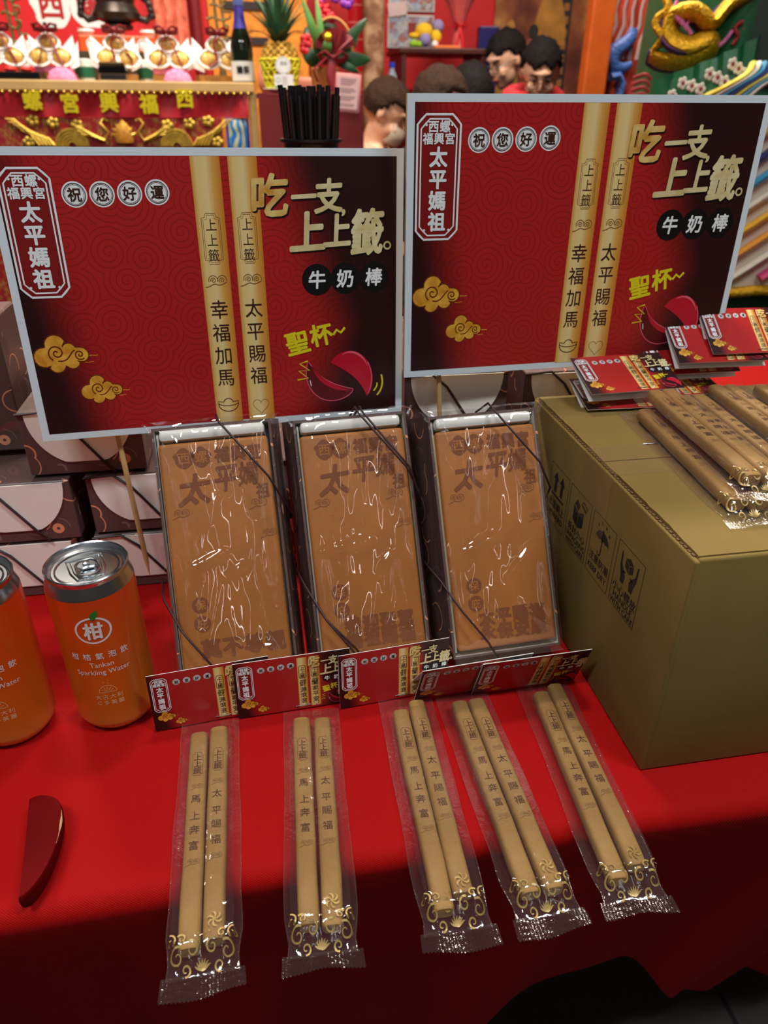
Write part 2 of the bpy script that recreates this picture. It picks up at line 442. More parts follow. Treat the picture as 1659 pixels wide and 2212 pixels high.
# side and back drops
cl.grid(24, 6, lambda u, v: (TAB_X0 - 0.012 * math.sin(v * 3), EDGE_Y + .01 + (TAB_Y1 - EDGE_Y - .01) * u + 0.004 * math.sin(u * 40) * v, T - 0.35 * v), CLOTH)
cl.grid(24, 6, lambda u, v: (TAB_X1 + 0.012 * math.sin(v * 3), TAB_Y1 - (TAB_Y1 - EDGE_Y - .01) * u, T - 0.35 * v), CLOTH)
cl.grid(24, 6, lambda u, v: (TAB_X1 - (TAB_X1 - TAB_X0) * u, TAB_Y1 + 0.012 * math.sin(v * 3), T - 0.35 * v), CLOTH)
clo = cl.obj('tablecloth', None, smooth=60)
tag(clo, 'red twill tablecloth draped over the front table, dark where it hangs', 'tablecloth')

# ------------------------------------------------------------------ printed artwork shared by posters and header cards (drawn in millimetres)
P_WHITE = mat('print_white', (232, 236, 236), 0.35)
P_BLACK = mat('print_black', (16, 14, 14), 0.35)
P_BROWN = mat('print_dark_brown', (58, 26, 14), 0.4)
P_YEL = mat('print_yellow', (222, 206, 30), 0.4)
P_REDP = mat('print_plaque_red', (128, 22, 22), 0.35)
P_LINE = mat('print_thin_brown', (120, 84, 40), 0.4)
def gold_mat(name, a, b, scale, rough=0.35):
    m, nt, bs = new_mat(name); bs.inputs['Roughness'].default_value = rough
    L(nt, mixc(nt, ramp(nt, noisetex(nt, scale, 4), [(0.35, (0, 0, 0)), (0.65, (1, 1, 1))]), lin(a), lin(b)), bs.inputs['Base Color'])
    return m
P_GOLD = gold_mat('print_gold', (196, 140, 52), (226, 196, 120), 60)
P_PALEGOLD = gold_mat('print_pale_gold', (200, 180, 120), (226, 214, 168), 60)
P_CLOUD = gold_mat('print_cloud_gold', (196, 128, 28), (232, 176, 66), 90)
def stick_print(k):
    m, nt, b = new_mat('print_stick'); b.inputs['Roughness'].default_value = 0.33
    x = N(nt, 'ShaderNodeSeparateXYZ'); L(nt, coords(nt), x.inputs[0])
    f = val(nt, 'ADD', val(nt, 'DIVIDE', x.outputs[0], 21.5 * k), 0.5)
    L(nt, ramp(nt, f, [(0.0, lin((205, 140, 50))), (0.18, lin((226, 196, 126))), (0.5, lin((228, 204, 142))), (0.72, lin((214, 160, 76))), (1.0, lin((196, 120, 36)))]), b.inputs['Base Color'])
    return m
def block_print():
    return mat('print_block_red', (186, 18, 44), 0.3), mat('print_block_dark', (92, 12, 20), 0.3), mat('print_block_shine', (226, 92, 112), 0.3)
B_RED, B_DARK, B_SHINE = block_print()

def octo(x0, x1, y0, y1, c, bite=0.45):
    """plaque outline with notched corners"""
    out = []
    for cx, cy, a0 in ((x1, y1, 0), (x0, y1, 1), (x0, y0, 2), (x1, y0, 3)):
        pts = [(0, -c), (-c * bite, -c * bite * 1.15), (-c * bite * 1.15, -c * bite), (-c, 0)]
        # order around the corner counter-clockwise
        sgn = [(1, 1), (-1, 1), (-1, -1), (1, -1)][a0]
        loc = [(cx + px * sgn[0], cy + py * sgn[1]) for px, py in pts]
        if a0 in (1, 3): loc.reverse()
        out += loc
    return out
def swirl_cloud(mb, k, m_fill, m_line, z):
    """small auspicious cloud: lobed body, two inner curls, trailing tail"""
    body = []
    for cx, cy, r, a0, a1 in ((-13, -2, 7.5, 110, 300), (-5, -8, 6, 200, 330), (6, -6, 5.5, 210, 350), (13, -1, 5.5, 230, 450), (5, 3, 5, 20, 150), (-4, 7, 7.5, 20, 190)):
        body += arc(cx * k, cy * k, r * k, rad(a0), rad(a1), 8)
    mb.flat(body, z, m_fill)
    mb.line(body, 0.9 * k, z + 0.00005, m_line, True)
    mb.line(spiral(-4 * k, 1 * k, 0.6 * k, 6.2 * k, 0.4, 1.6), 1.0 * k, z + 0.0001, m_line)
    mb.line(spiral(12 * k, -1 * k, 0.4 * k, 4.0 * k, 2.4, 1.5), 0.9 * k, z + 0.0001, m_line)
    mb.line(bez((-4 * k, -5 * k), (4 * k, -7 * k), (5 * k, 1 * k), (9 * k, 2.5 * k)), 0.9 * k, z + 0.0001, m_line)
    mb.line(bez((17 * k, -3 * k), (20 * k, -1 * k), (22 * k, -3 * k), (25 * k, -2 * k)), 0.5 * k, z, m_fill)
    mb.line(bez((14 * k, -6 * k), (17 * k, -9 * k), (19 * k, -6 * k), (21 * k, -7 * k)), 0.4 * k, z, m_fill)
def line_cloud(mb, x, y, k, m, z, w=0.55):
    for s in (-1, 1):
        mb.line([(x + a, y + b) for a, b in spiral(s * 3.4 * k + 1.0 * k, 0.6 * k, 0.4 * k, 2.4 * k, 0.3 if s < 0 else 0.9, 1.5, 18)], w * k, z, m)
        mb.line([(x + a, y + b) for a, b in arc(s * 3.6 * k + 1.0 * k, 0.8 * k, 3.6 * k, rad(-20), rad(200), 12)], w * k, z, m)
    mb.line([(x + a, y + b) for a, b in bez((-9 * k, -4.5 * k), (-5 * k, -4.8 * k), (-3 * k, -1.2 * k), (0, -2.6 * k))], w * 1.2 * k, z, m)
    mb.line([(x + a, y + b) for a, b in bez((0, -2.6 * k), (3 * k, -4 * k), (6 * k, -2 * k), (8 * k, -1.0 * k))], w * 1.2 * k, z, m)

def art_pieces(couplets):
    """[(part name, MB in millimetres, origin)]: everything printed on the ground except the ground itself"""
    out = []
    Z = 0.00012
    # plaque with the temple's name
    p = MB()
    o = octo(-16.5, 16.5, -43, 43, 6.5)
    p.flat(o, Z, P_REDP)
    p.line(o, 1.5, Z * 2, P_WHITE, True)
    p.line(octo(-13.7, 13.7, -40, 40, 6.5), 1.1, Z * 2, P_WHITE, True)
    for sx in (-1, 1):
        for sy in (-1, 1): p.disc(sx * 9.8, sy * 36.2, 0.9, Z * 2, P_WHITE, 10)
    write(p, '西螺', 0, 35.2, 8.3, P_WHITE, Z * 2, 0.03); write(p, '福興宮', 0, 27.2, 8.0, P_WHITE, Z * 2, 0.03)
    write(p, '太平媽祖', 0, -7.5, 14.2, P_WHITE, Z * 2, 0.035, vertical=True, adv=1.06)
    out.append(('name_plaque', p, (-124.2, 48.8)))
    for ch, x, y in (('祝', -93.1, 74.9), ('您', -74.6, 74.9), ('好', -55.8, 75.3), ('運', -36.7, 75.9)):
        b = MB(); b.disc(0, 0, 8.6, Z, P_WHITE, 36); b.ring(0, 0, 7.0, 7.5, Z * 2, P_BROWN, 36); b.ring(0, 0, 6.3, 6.55, Z * 2, P_BROWN, 36)
        write(b, ch, 0, 0, 9.6, P_BROWN, Z * 2, 0.02)
        out.append(('greeting_badge', b, (x, y)))
    for (x, chars, icon) in ((-1.0, couplets[0], 'ingot'), (25.7, couplets[1], 'heart')):
        s = MB(); s.flat([(-10.6, -100), (10.6, -100), (10.6, 100), (-10.6, 100)], Z, 'STICK')
        pl = octo(-6.8, 6.8, 26, 62, 3.2, 0.75); s.line(pl, 0.35, Z * 2, P_LINE, True); s.line(octo(-5.6, 5.6, 27.2, 60.8, 3.0, 0.8), 0.25, Z * 2, P_LINE, True)
        write(s, '上上籤', 0, 43.2, 9.4, P_BROWN, Z * 2, 0.0, vertical=True, adv=1.15, sx=0.92)
        line_cloud(s, 0, 13.5, 0.95, P_LINE, Z * 2)
        write(s, chars, 0, -35.0, 15.2, P_BROWN, Z * 2, 0.004, vertical=True, adv=1.19, sx=0.95)
        if icon == 'ingot':
            s.line(arc(0, -84.5, 8, rad(180), rad(360), 16, 6.5), 0.7, Z * 2, P_BROWN); s.line(arc(0, -83.5, 8, rad(180), rad(360), 16, 2.6), 0.6, Z * 2, P_BROWN)
            s.line(arc(0, -84.5, 4.2, rad(15), rad(165), 12, 4.6), 0.7, Z * 2, P_BROWN)
            s.line([(-8, -84.5), (-8.4, -82.2), (-4.4, -82.8)], 0.6, Z * 2, P_BROWN); s.line([(8, -84.5), (8.4, -82.2), (4.4, -82.8)], 0.6, Z * 2, P_BROWN)
        else:
            h = [(6.6 * (16 * math.sin(t) ** 3) / 16, -88 + 6.6 * (13 * math.cos(t) - 5 * math.cos(2 * t) - 2 * math.cos(3 * t) - math.cos(4 * t)) / 15) for t in (2 * math.pi * i / 36 for i in range(36))]
            s.line(h, 0.35, Z * 2, P_LINE, True)
        out.append(('printed_stick', s, (x, -0.6)))
    g = MB()
    for col, dx, dy, zz in ((P_BLACK, 0.9, -0.9, Z * 3), (None, 0, 0, Z * 3 + .00028)):
        for ch, x, y, sz, m, sx in (('吃', 43.7, 73, 31, P_GOLD, 0.95), ('一', 69.7, 72, 21, P_PALEGOLD, 0.95), ('支', 89, 72.5, 25, P_PALEGOLD, 0.9), (',', 100.5, 66, 17, P_PALEGOLD, 1), ('上', 71.7, 47, 31, P_PALEGOLD, 0.95), ('上', 94.9, 47.5, 26, P_PALEGOLD, 0.9), ('籤', 119.0, 46, 35, P_PALEGOLD, 0.78)):
            write(g, ch, x - 85 + dx, y - 58 + dy, sz, col or m, zz, 0.034, 0.05, sx, shear=0.12)
        g.ring(135.2 - 85 + dx, 35.7 - 58 + dy, 1.9, 3.3, zz, col or P_PALEGOLD, 20)
    out.append(('slogan_lettering', g, (85, 58)))
    for ch, x, y in (('牛', 77.5, 11.2), ('奶', 100.4, 11.5), ('棒', 124.0, 11.9)):
        b = MB(); b.disc(0, 0, 12.1, Z * (2 if ch != '奶' else 1.5), P_BLACK, 36); write(b, ch, 0, 0, 14.5, P_WHITE, Z * 4, 0.025, shear=0.08)
        out.append(('product_badge', b, (x, y)))
    c = MB(); write(c, '聖', -10, -2, 20, P_YEL, Z * 2, 0.03, 0.2); write(c, '杯', 10, 3.5, 19, P_YEL, Z * 2, 0.03, 0.16)
    c.line([(20, 3.0), (23, 7.0), (26.5, 4.5), (30, 8.5)], 2.0, Z * 2, P_YEL)
    out.append(('caption_lettering', c, (69, -36)))
    c = MB(); c.line([(-2, 7.75), (-9, 5.75), (-1, -.25), (-10, -.25), (-2.5, -6.75), (-11.5, -7.75)], 1.2, Z * 2, P_YEL); out.append(('impact_mark', c, (69, -61.25)))
    c = MB(); c.line(bez((61, 9), (63, 2), (62, -4), (57, -9)), 1.4, Z * 2, P_YEL); out.append(('swing_mark', c, (69, -78)))
    c = MB(); c.line(bez((57, 2), (58, 0), (56, -3), (54, -5)), 1.2, Z * 2, P_YEL); out.append(('swing_mark', c, (69, -78)))
    mbk = MB()
    l1 = bez((-23, 13), (-30, -5), (-18, -24), (0, -22), 16) + bez((0, -22), (9, -21), (15, -16), (15, -13), 8)[1:] + bez((15, -13), (4, -10), (-16, -4), (-22, 13), 16)[1:-1]
    mbk.flat(l1, Z, B_DARK); mbk.line(l1, 0.7, Z * 2, B_SHINE, True)
    mbk.line(bez((-20, 9), (-14, -6), (0, -12), (12, -14)), lambda t: 0.4 + 3.5 * math.sin(math.pi * t), Z * 2, B_RED)
    mbk.line([(-22, -3), (-21, -8)], 0.7, Z * 3, P_WHITE)
    r1 = bez((-4, 11), (4, 24), (24, 24), (31, 4), 16) + bez((31, 4), (34, -6), (31, -18), (27, -20), 10)[1:] + bez((27, -20), (20, -2), (8, 4), (-4, 11), 14)[1:-1]
    mbk.flat(r1, Z * 3, B_RED); mbk.line(bez((28, 10), (33, 0), (32, -10), (28, -18)), 0.8, Z * 4, B_SHINE)
    mbk.line(bez((6, 17), (14, 22), (24, 17), (28, 6)), lambda t: 0.3 + 1.6 * math.sin(math.pi * t), Z * 4, B_SHINE)
    out.append(('moon_block_picture', mbk, (90, -67)))
    for x, y, k in ((-121.5, -36.5, 1.02), (-97, -65.8, 0.8)):
        b = MB(); swirl_cloud(b, k, P_CLOUD, mat('print_cloud_line', (104, 40, 12), 0.4), Z)
        out.append(('gold_cloud', b, (x, y)))
    return out

_ART = {}
def place_art(parent, couplets, k, sx, sy):
    """art as children of the printed ground; k metres per millimetre for the pieces, sx, sy for their positions"""
    key = (couplets, k)
    if key not in _ART:
        sp = stick_print(k); lst = []
        for nm, mb, (x, y) in art_pieces(couplets):
            mb.mats = [sp if m == 'STICK' else m for m in mb.mats]
            lst.append((nm, mb.scaled(k).mesh(nm), x, y))
        _ART[key] = lst
    for nm, me, x, y in _ART[key]: put(nm, me, parent, (x * sx, y * sy, 0))

# ------------------------------------------------------------------ two posters on bamboo skewers
GROUND_POSTER = print_mat(0.001)
BAMBOO = mat('bamboo', (196, 160, 104), 0.6, var=0.18, vscale=30)
FOAM = mat('foam_board_edge', (176, 150, 104), 0.8, var=0.2, vscale=200)
def poster(label, c, yaw, lean, roll, skewer):
    t = thing('poster', label, 'poster', (c[0], c[1], T + c[2]))
    t.rotation_mode = 'XYZ'
    m = Matrix.Rotation(yaw, 3, 'Z') @ Matrix.Rotation(math.pi / 2 - lean, 3, 'X') @ Matrix.Rotation(roll, 3, 'Z')
    t.rotation_euler = m.to_euler()
    b = MB(); b.box(-.1485, .1485, -.105, .105, -.0046, -.0006, FOAM); b.obj('foam_board', t)
    b = MB(); b.box(-.1485, .1485, -.105, .105, -.0006, 0, mat('poster_paper', (214, 226, 232), 0.4)); b.obj('paper', t)
    g = MB(); g.flat([(-.1428, -.0996), (.1428, -.0996), (.1428, .0996), (-.1428, .0996)], 0.0001, GROUND_POSTER)
    go = g.obj('printed_panel', t)
    place_art(go, ('幸福加馬', '太平賜福'), 0.001, 0.001, 0.001)
    return t, m
pl, ml = poster('poster in front of the orange cans, lower of the two lucky stick signs', (-.0297, .5800, .2677), rad(4.6), rad(4.0), rad(-.5), None)
pr, mr = poster('higher poster on the right beside the cardboard box', (.2655, .5820, .3031), rad(2.0), rad(1.2), rad(.27), None)
def skewer(parent, m, c, a, b_):
    """bamboo skewer between two world points (relative to the table), kept as a part of its poster"""
    inv = m.inverted()
    pts = [inv @ (Vector(p) - Vector(c)) for p in (a, b_)]
    d = (pts[1] - pts[0]).normalized(); tip = pts[1] - d * 0.018
    w = MB(); w.tube([pts[0], pts[0].lerp(tip, .5), tip, pts[1]], lambda t: 0.0022 if t < 0.9 else 0.0004, BAMBOO, 8)
    w.obj('bamboo_skewer', parent, smooth=40)
skewer(pl, ml, (-.0297, .5800, .2677), (-.130, .5865, .27), (-.1165, .562, .0277))
skewer(pr, mr, (.2655, .5820, .3031), (.1445, .5885, .30), (.1535, .5775, .13))

# ------------------------------------------------------------------ milk sticks in clear wrappers with folded header cards
def biscuit_mat():
    m, nt, b = new_mat('milk_stick_biscuit'); b.inputs['Roughness'].default_value = 0.6; b.inputs['Specular IOR Level'].default_value = 0.3
    f = noisetex(nt, 60, 4); g = noisetex(nt, 900, 2)
    c = mixc(nt, f, lin((142, 104, 54)), lin((168, 132, 76)))
    L(nt, mixc(nt, val(nt, 'MULTIPLY', ramp(nt, g, [(0.5, (0, 0, 0)), (0.75, (1, 1, 1))]), 0.3), c, lin((124, 82, 36))), b.inputs['Base Color'])
    bumpit(nt, b, g, 0.12, 0.0004)
    return m
BISCUIT = biscuit_mat()
BURN = mat('branded_brown', (92, 52, 22), 0.6); BURN_PALE = mat('branded_pale', (120, 80, 38), 0.6)
GOLDPRINT = mat('film_gold_print', (156, 130, 74), 0.35, metal=0.3, var=0.2, vscale=80)
SILVER = mat('staple_steel', (200, 200, 205), 0.25, metal=1.0)
GROUND_CARD = print_mat(0.000286)
CARD_IN = mat('card_inside', (222, 216, 212), 0.6)
SA, SB, SN = 0.0062, 0.0052, 3.6          # half width, half height, roundness of a stick
def stick_mesh(seed, y0, y1):
    mb = MB(); n = 16; rows = 22; vs = []; fs = []
    for j in range(rows + 1):
        t = j / rows; y = y0 + (y1 - y0) * t
        e = 1.0
        if j == 0 or j == rows: e = 0.80
        elif j == 1 or j == rows - 1: e = 0.97
        if j == 1: y = y0 + 0.0012
        if j == rows - 1: y = y1 - 0.0012
        dx = 0.0007 * fbm(seed, y * 14); g = 1 + 0.05 * fbm(seed + 9, y * 22)
        for i in range(n):
            a = 2 * math.pi * i / n; c, s = math.cos(a), math.sin(a)
            vs.append((dx + SA * g * e * math.copysign(abs(c) ** (2 / SN), c), y, SB + 0.0012 + SB * e * math.copysign(abs(s) ** (2 / SN), s)))
    for j in range(rows):
        for i in range(n): fs.append((j * n + i, j * n + (i + 1) % n, (j + 1) * n + (i + 1) % n, (j + 1) * n + i))
    fs += [tuple(range(n)), tuple(range((rows + 1) * n - 1, rows * n - 1, -1))]
    mb.add(vs, fs, BISCUIT); return mb.mesh('milk_stick', 50)
def stick_top(x): return 0.0012 + SB + SB * max(0.0, 1 - min(1, abs(x) / (SA * 1.03)) ** SN) ** (1 / SN)
def stick_print_mesh(chars):
    p = MB(); z = 0
    o = octo(-.0034, .0034, .038, .0575, .0013, 0.7); p.line(o, .00032, 0, BURN_PALE, True)
    write(p, '上上籤', 0, .0477, .0058, BURN, 0, 0.006, vertical=True, adv=0.98)
    line_cloud(p, 0, .029, 0.00048, BURN_PALE, 0, 0.42); line_cloud(p, 0, -.0255, 0.00048, BURN_PALE, 0, 0.42)
    for ch, y in zip(chars, (.0195, .0065, -.0035, -.0145)): write(p, ch, 0, y, .0066, BURN, 0, 0.004)
    q = warped(p, lambda x, y, z: (x, y, stick_top(x) + 0.00022), (-.0042, -.003, -.0015, 0, .0015, .003, .0042))
    return q.mesh('branded_lettering')
STICKS = [stick_mesh(s, -.075 + d, .0775 + d) for s, d in ((1.3, 0), (7.7, .001), (4.1, -.001))]
BRANDS = [stick_print_mesh('馬上奔富'), stick_print_mesh('太平賜福')]

PW, PY0, PY1 = 0.0205, -.0945, .0945
def wrap_top(x, y, seed):
    def ss(a, b, v):
        t = max(0, min(1, (v - a) / (b - a))); return t * t * (3 - 2 * t)
    e = min(ss(PY0 + .009, -.070, y), 1 - ss(.074, PY1 - .004, y))
    q = abs(x) / PW
    prof = 1 - ss(0.66, 1.0, q)
    prof *= 1 - 0.07 * math.exp(-(x / .0022) ** 2)
    h = .0022 + (.0121 - .0022) * e * prof
    wr = 0.0009 * fbm(x * 120 + seed, y * 60, seed) * (0.35 + 0.65 * (1 - prof * 0.8)) + 0.0008 * abs(fbm(x * 60 - y * 90, seed * 3)) * (1 - e)
    return max(0.0012, h + wr) if prof < .5 or e < .95 else max(.0121 * (1 - .07 * math.exp(-(x / .0022) ** 2)), h + wr)
def wrapper_meshes(seed):
    nx, ny = 22, 54
    t = MB()
    def edge(y): return 1 + 0.03 * fbm(y * 30, seed * 2) - 0.10 * math.exp(-((y - (PY0 + .016)) / .010) ** 2)
    t.grid(nx, ny, lambda u, v: ((u * 2 - 1) * PW * edge(PY0 + .009 + (PY1 - PY0 - .009) * v), PY0 + .009 + (PY1 - PY0 - .009) * v, wrap_top((u * 2 - 1) * PW, PY0 + .009 + (PY1 - PY0 - .009) * v, seed)), FILM_WRAP)
    t.grid(6, 20, lambda u, v: ((1 - u * 2) * PW * edge(PY0 + .009 + (PY1 - PY0 - .009) * v), PY0 + .009 + (PY1 - PY0 - .009) * v, .0006), FILM_WRAP)
    # rolled film edges catch the light along both sides
    for s in (-1, 1):
        t.tube([(s * PW * edge(y), y, 0.0012 + 0.0006 * math.sin(y * 150 + seed)) for y in [PY0 + .009 + (PY1 - PY0 - .009) * i / 24 for i in range(25)]], 0.00035, FILM_SEAM, 5)
    w = t.mesh('clear_wrapper', 60)
    c = MB(); n = 44
    def cr(u, v):
        x = (u * 2 - 1) * PW * (1.06 + 0.03 * v); k = int(round(u * n))
        y = PY0 + .010 - v * (.010 + (.0011 if k % 2 else 0) + 0.002 * math.sin(u * 3 + seed))
        return (x, y, .0022 + 0.0009 * math.sin(u * 9 + seed) + 0.0004 * ((k % 2) - .5))
    c.grid(n, 6, cr, FILM_SEAM)
    s = c.mesh('crimped_seal')
    g = MB()
    for sx in (-1, 1):
        for cx, cy, r, a0, tn in ((.0130, -.0775, .0042, 0.5, 1.25), (.0052, -.0752, .0034, 2.4, -1.2), (.0165, -.0700, .0030, 3.6, 1.1), (.0088, -.0826, .0028, 4.2, 1.1), (.0105, -.0705, .0024, 1.2, -1.1)):
            g.line(spiral(sx * cx, cy, .0006, r, a0 if sx > 0 else math.pi - a0, tn * sx, 22), lambda t: .00035 + .00075 * t, 0, GOLDPRINT)
    for k in range(7):
        a = rad(30 + k * 20); g.line(bez((0, -.0838), (.002 * math.cos(a), -.0838 + .002 * math.sin(a)), (.0035 * math.cos(a + .2), -.0838 + .0035 * math.sin(a + .2)), (.0048 * math.cos(a), -.0838 + .0048 * math.sin(a)), 7), lambda t: .0010 * math.sin(math.pi * (.1 + .85 * t)), 0, GOLDPRINT)
    for k in range(6):
        a = k * 1.05
        g.line(bez((.0065, -.0625), (.0065 + .003 * math.cos(a), -.0625 + .003 * math.sin(a)), (.0065 + .0045 * math.cos(a + .5), -.0625 + .0045 * math.sin(a + .5)), (.0065 + .004 * math.cos(a + 1), -.0625 + .0045 * math.sin(a + 1)), 7), lambda t: .0011 * math.sin(math.pi * (0.08 + 0.9 * t)), 0, GOLDPRINT)
    for k in range(5): g.disc(-.004 + k * .002, -.0690 + .0006 * math.sin(k * 2), .00045, 0, GOLDPRINT, 8)
    gp = warped(g, lambda x, y, z: (x, y, wrap_top(x, y, seed) + .0004), [i * .002 - .018 for i in range(19)])
    return w, s, gp.mesh('gold_scroll_print')
WRAPS = [wrapper_meshes(s) for s in (0.7, 3.1, 5.9)]
CW, CH = 0.0855, 0.0495
card_me = MB(); card_me.box(-CW / 2, CW / 2, 0, CH, -.0005, 0, CARD_IN); card_me = card_me.mesh('card')
ground_me = MB(); ground_me.flat([(-CW / 2, -CH / 2), (CW / 2, -CH / 2), (CW / 2, CH / 2), (-CW / 2, CH / 2)], 0.00008, GROUND_CARD); ground_me = ground_me.mesh('printed_panel')
staple_me = MB(); staple_me.box(-.006, .006, -.0003, .0003, .0001, .0009, SILVER, .0002, 1); staple_me = staple_me.mesh('staple')
def stick_pack(label, loc, yaw, dx, shift, card_loc, card_rot, splay, seed, group):
    t = thing('milk_stick_pack', label, 'snack pack', loc, (0, 0, yaw), group)
    for k, (x, me, ys) in enumerate(((-dx, STICKS[seed % 3], shift[0]), (dx, STICKS[(seed + 1) % 3], shift[1]))):
        s = put('milk_stick', me, t, (x, ys, 0), (0, 0, rad(random.uniform(-.7, .7))))
        put('branded_lettering', BRANDS[k], s)
    w, sl, gp = WRAPS[seed % 3]
    put('clear_wrapper', w, t); put('crimped_seal', sl, t); put('gold_scroll_print', gp, t)
    c = put('header_card', card_me, t, card_loc, card_rot)
    g = put('printed_panel', ground_me, c, (0, CH / 2, 0))
    place_art_flat(c)
    put('card_back', card_me, c, (0, CH, -.0006), (math.pi - splay, 0, 0))
    put('staple', staple_me, c, (.006, .0035, 0))
    return t
def place_art_flat(card):
    """same artwork on a header card, pieces directly under the card"""
    key = ('card',)
    if key not in _ART:
        lst = []; Z = .00012
        place = {'name_plaque': [(-35.0, 6.5, .00034)], 'greeting_badge': [(-23.0, 16.0, .00030), (-15.8, 16.2, .00030), (-8.6, 16.4, .00030), (-1.4, 16.6, .00030)], 'slogan_lettering': [(28.6, 13.0, .000315)],
                 'product_badge': [(25.0, 1.0, .00029), (32.0, 1.2, .00029), (39.0, 1.4, .00029)], 'caption_lettering': [(27.0, -8.0, .00030)], 'impact_mark': [(23.5, -16.0, .00030)], 'swing_mark': [(23.0, -17.0, .00028), (23.0, -17.0, .00028)],
                 'moon_block_picture': [(32.5, -16.5, .00029)], 'gold_cloud': [(-33.0, -13.0, .00032), (-23.5, -19.0, .00027)]}
        for nm, mb, (x, y) in art_pieces(('財源滾滾', '闔家平安')):
            if nm == 'printed_stick': continue
            px, py, k = place[nm].pop(0)
            lst.append((nm, mb.scaled(k).mesh(nm), px * .001, CH / 2 + py * .001))
        for px, chars, icon in ((6.8, '財源滾滾', 0), (15.9, '闔家平安', 1)):
            q = MB(); q.flat([(-3.7, -23), (3.7, -23), (3.7, 22.5), (-3.7, 22.5)], Z, stick_print(.000344))
            q.line(octo(-2.5, 2.5, 3.5, 15.5, 1.0, .7), .35, Z * 2, P_BROWN, True); write(q, '上上籤', 0, 9.5, 3.7, P_BROWN, Z * 2, .004, vertical=True, adv=.98)
            line_cloud(q, 0, 1.2, .30, P_BROWN, Z * 2, .9)
            write(q, chars, 0, -9.2, 4.9, P_BROWN, Z * 2, .004, vertical=True, adv=1.05)
            if icon == 0: q.line(arc(0, -20.0, 2.2, math.pi, 2 * math.pi, 10, 1.8), .3, Z * 2, P_BROWN); q.line(arc(0, -20.0, 1.2, 0, math.pi, 8, 1.2), .3, Z * 2, P_BROWN)
            else: q.line([(2.0 * (16 * math.sin(t) ** 3) / 16, -20.4 + 2.0 * (13 * math.cos(t) - 5 * math.cos(2 * t) - 2 * math.cos(3 * t) - math.cos(4 * t)) / 15) for t in (2 * math.pi * i / 24 for i in range(24))], .3, Z * 2, P_BROWN, True)
            lst.append(('printed_stick', q.scaled(.001).mesh('printed_stick'), px * .001, CH / 2))
        _ART[key] = lst
    for nm, me, x, y in _ART[key]: put(nm, me, card, (x, y, .00006))

PACKS = [  # label, centre x, yaw deg, half spacing, stick shifts, card (x, y, lean deg, yaw deg)
    ('leftmost milk stick pack, nearest the cans, lying over the table edge', -.0575, 1.0, .0066, (0, .002), (-.0555, .3990, 4, 5.5)),
    ('second milk stick pack from the cans, in front of the first gift box', .0110, -2.6, .0070, (.001, .001), (.0040, .4000, 4, 3.0)),
    ('middle milk stick pack of the five on the cloth', .0850, -1.6, .0066, (-.001, .006), (.0800, .3990, 3, 5.0)),
    ('milk stick pack on the cloth, second from the cardboard box', .1335, 1.2, .0069, (0, -.001), (.1370, .3975, -22, 4.0)),
    ('milk stick pack on the cloth nearest the cardboard box', .1925, -2.8, .0070, (-.002, .007), (.1825, .3950, -21, 2.0))]
for i, (lb, x, yw, dx, sh, (ccx, ccy, ln, cyw)) in enumerate(PACKS):
    cy_ = .3025
    # card placed in the pack's own frame
    a = rad(yw); ox, oy = ccx - x, ccy - cy_
    lx, ly = ox * math.cos(a) + oy * math.sin(a), -ox * math.sin(a) + oy * math.cos(a)
    m = Matrix.Rotation(rad(cyw - yw), 3, 'Z') @ Matrix.Rotation(rad(90 - ln), 3, 'X')
    stick_pack(lb, (x, cy_, T + .0004), a, dx, sh, (lx, ly, .0012), m.to_euler(), rad(-9 if ln > 0 else -16), i, 'milk stick packs laid out on the red cloth')

BOXZ = 0.176
BPACKS = [  # packs piled on the cardboard box: label, centre (x, y), z, yaw, card BL corner (x, y, z), card yaw, card rise deg
    ('milk stick pack at the bottom of the pile on the cardboard box', .3020, .422, BOXZ, -5.0, (.2653, .5244, .1790), -2, 12),
    ('milk stick pack on the left of the pile, its whole card facing up', .3120, .430, BOXZ + .0135, -5.0, (.2650, .5205, .1940), 3, 19),
    ('milk stick pack second along the pile on the cardboard box', .3500, .446, BOXZ + .0005, -5.5, (.3200, .545, .1790), 0, 8),
    ('milk stick pack third along the pile, its card half covered', .3925, .466, BOXZ + .0005, -5.0, (.3400, .5600, .1930), 0, 33),
    ('milk stick pack under the topmost card of the pile', .4330, .462, BOXZ + .0005, -4.5, (.3560, .5490, .2070), -2, 32),
    ('milk stick pack with the topmost card, far right of the pile', .4740, .470, BOXZ + .0005, -4.0, (.3880, .5510, .2130), -2, 36)]
for i, (lb, x, y, z, yw, bl, cyw, rise) in enumerate(BPACKS):
    a = rad(yw)
    mw_ = Matrix.Rotation(rad(cyw), 3, 'Z') @ Matrix.Rotation(rad(rise), 3, 'X')
    wc = Vector(bl) + mw_ @ Vector((CW / 2, 0, 0)) - Vector((x, y, z))
    lc = Matrix.Rotation(-a, 3, 'Z') @ wc
    m = Matrix.Rotation(-a, 3, 'Z') @ mw_
    stick_pack(lb, (x, y, T + z), a, .0066, (0, .001), lc, m.to_euler(), rad(-9), i + 1, 'milk stick packs piled on the cardboard box')

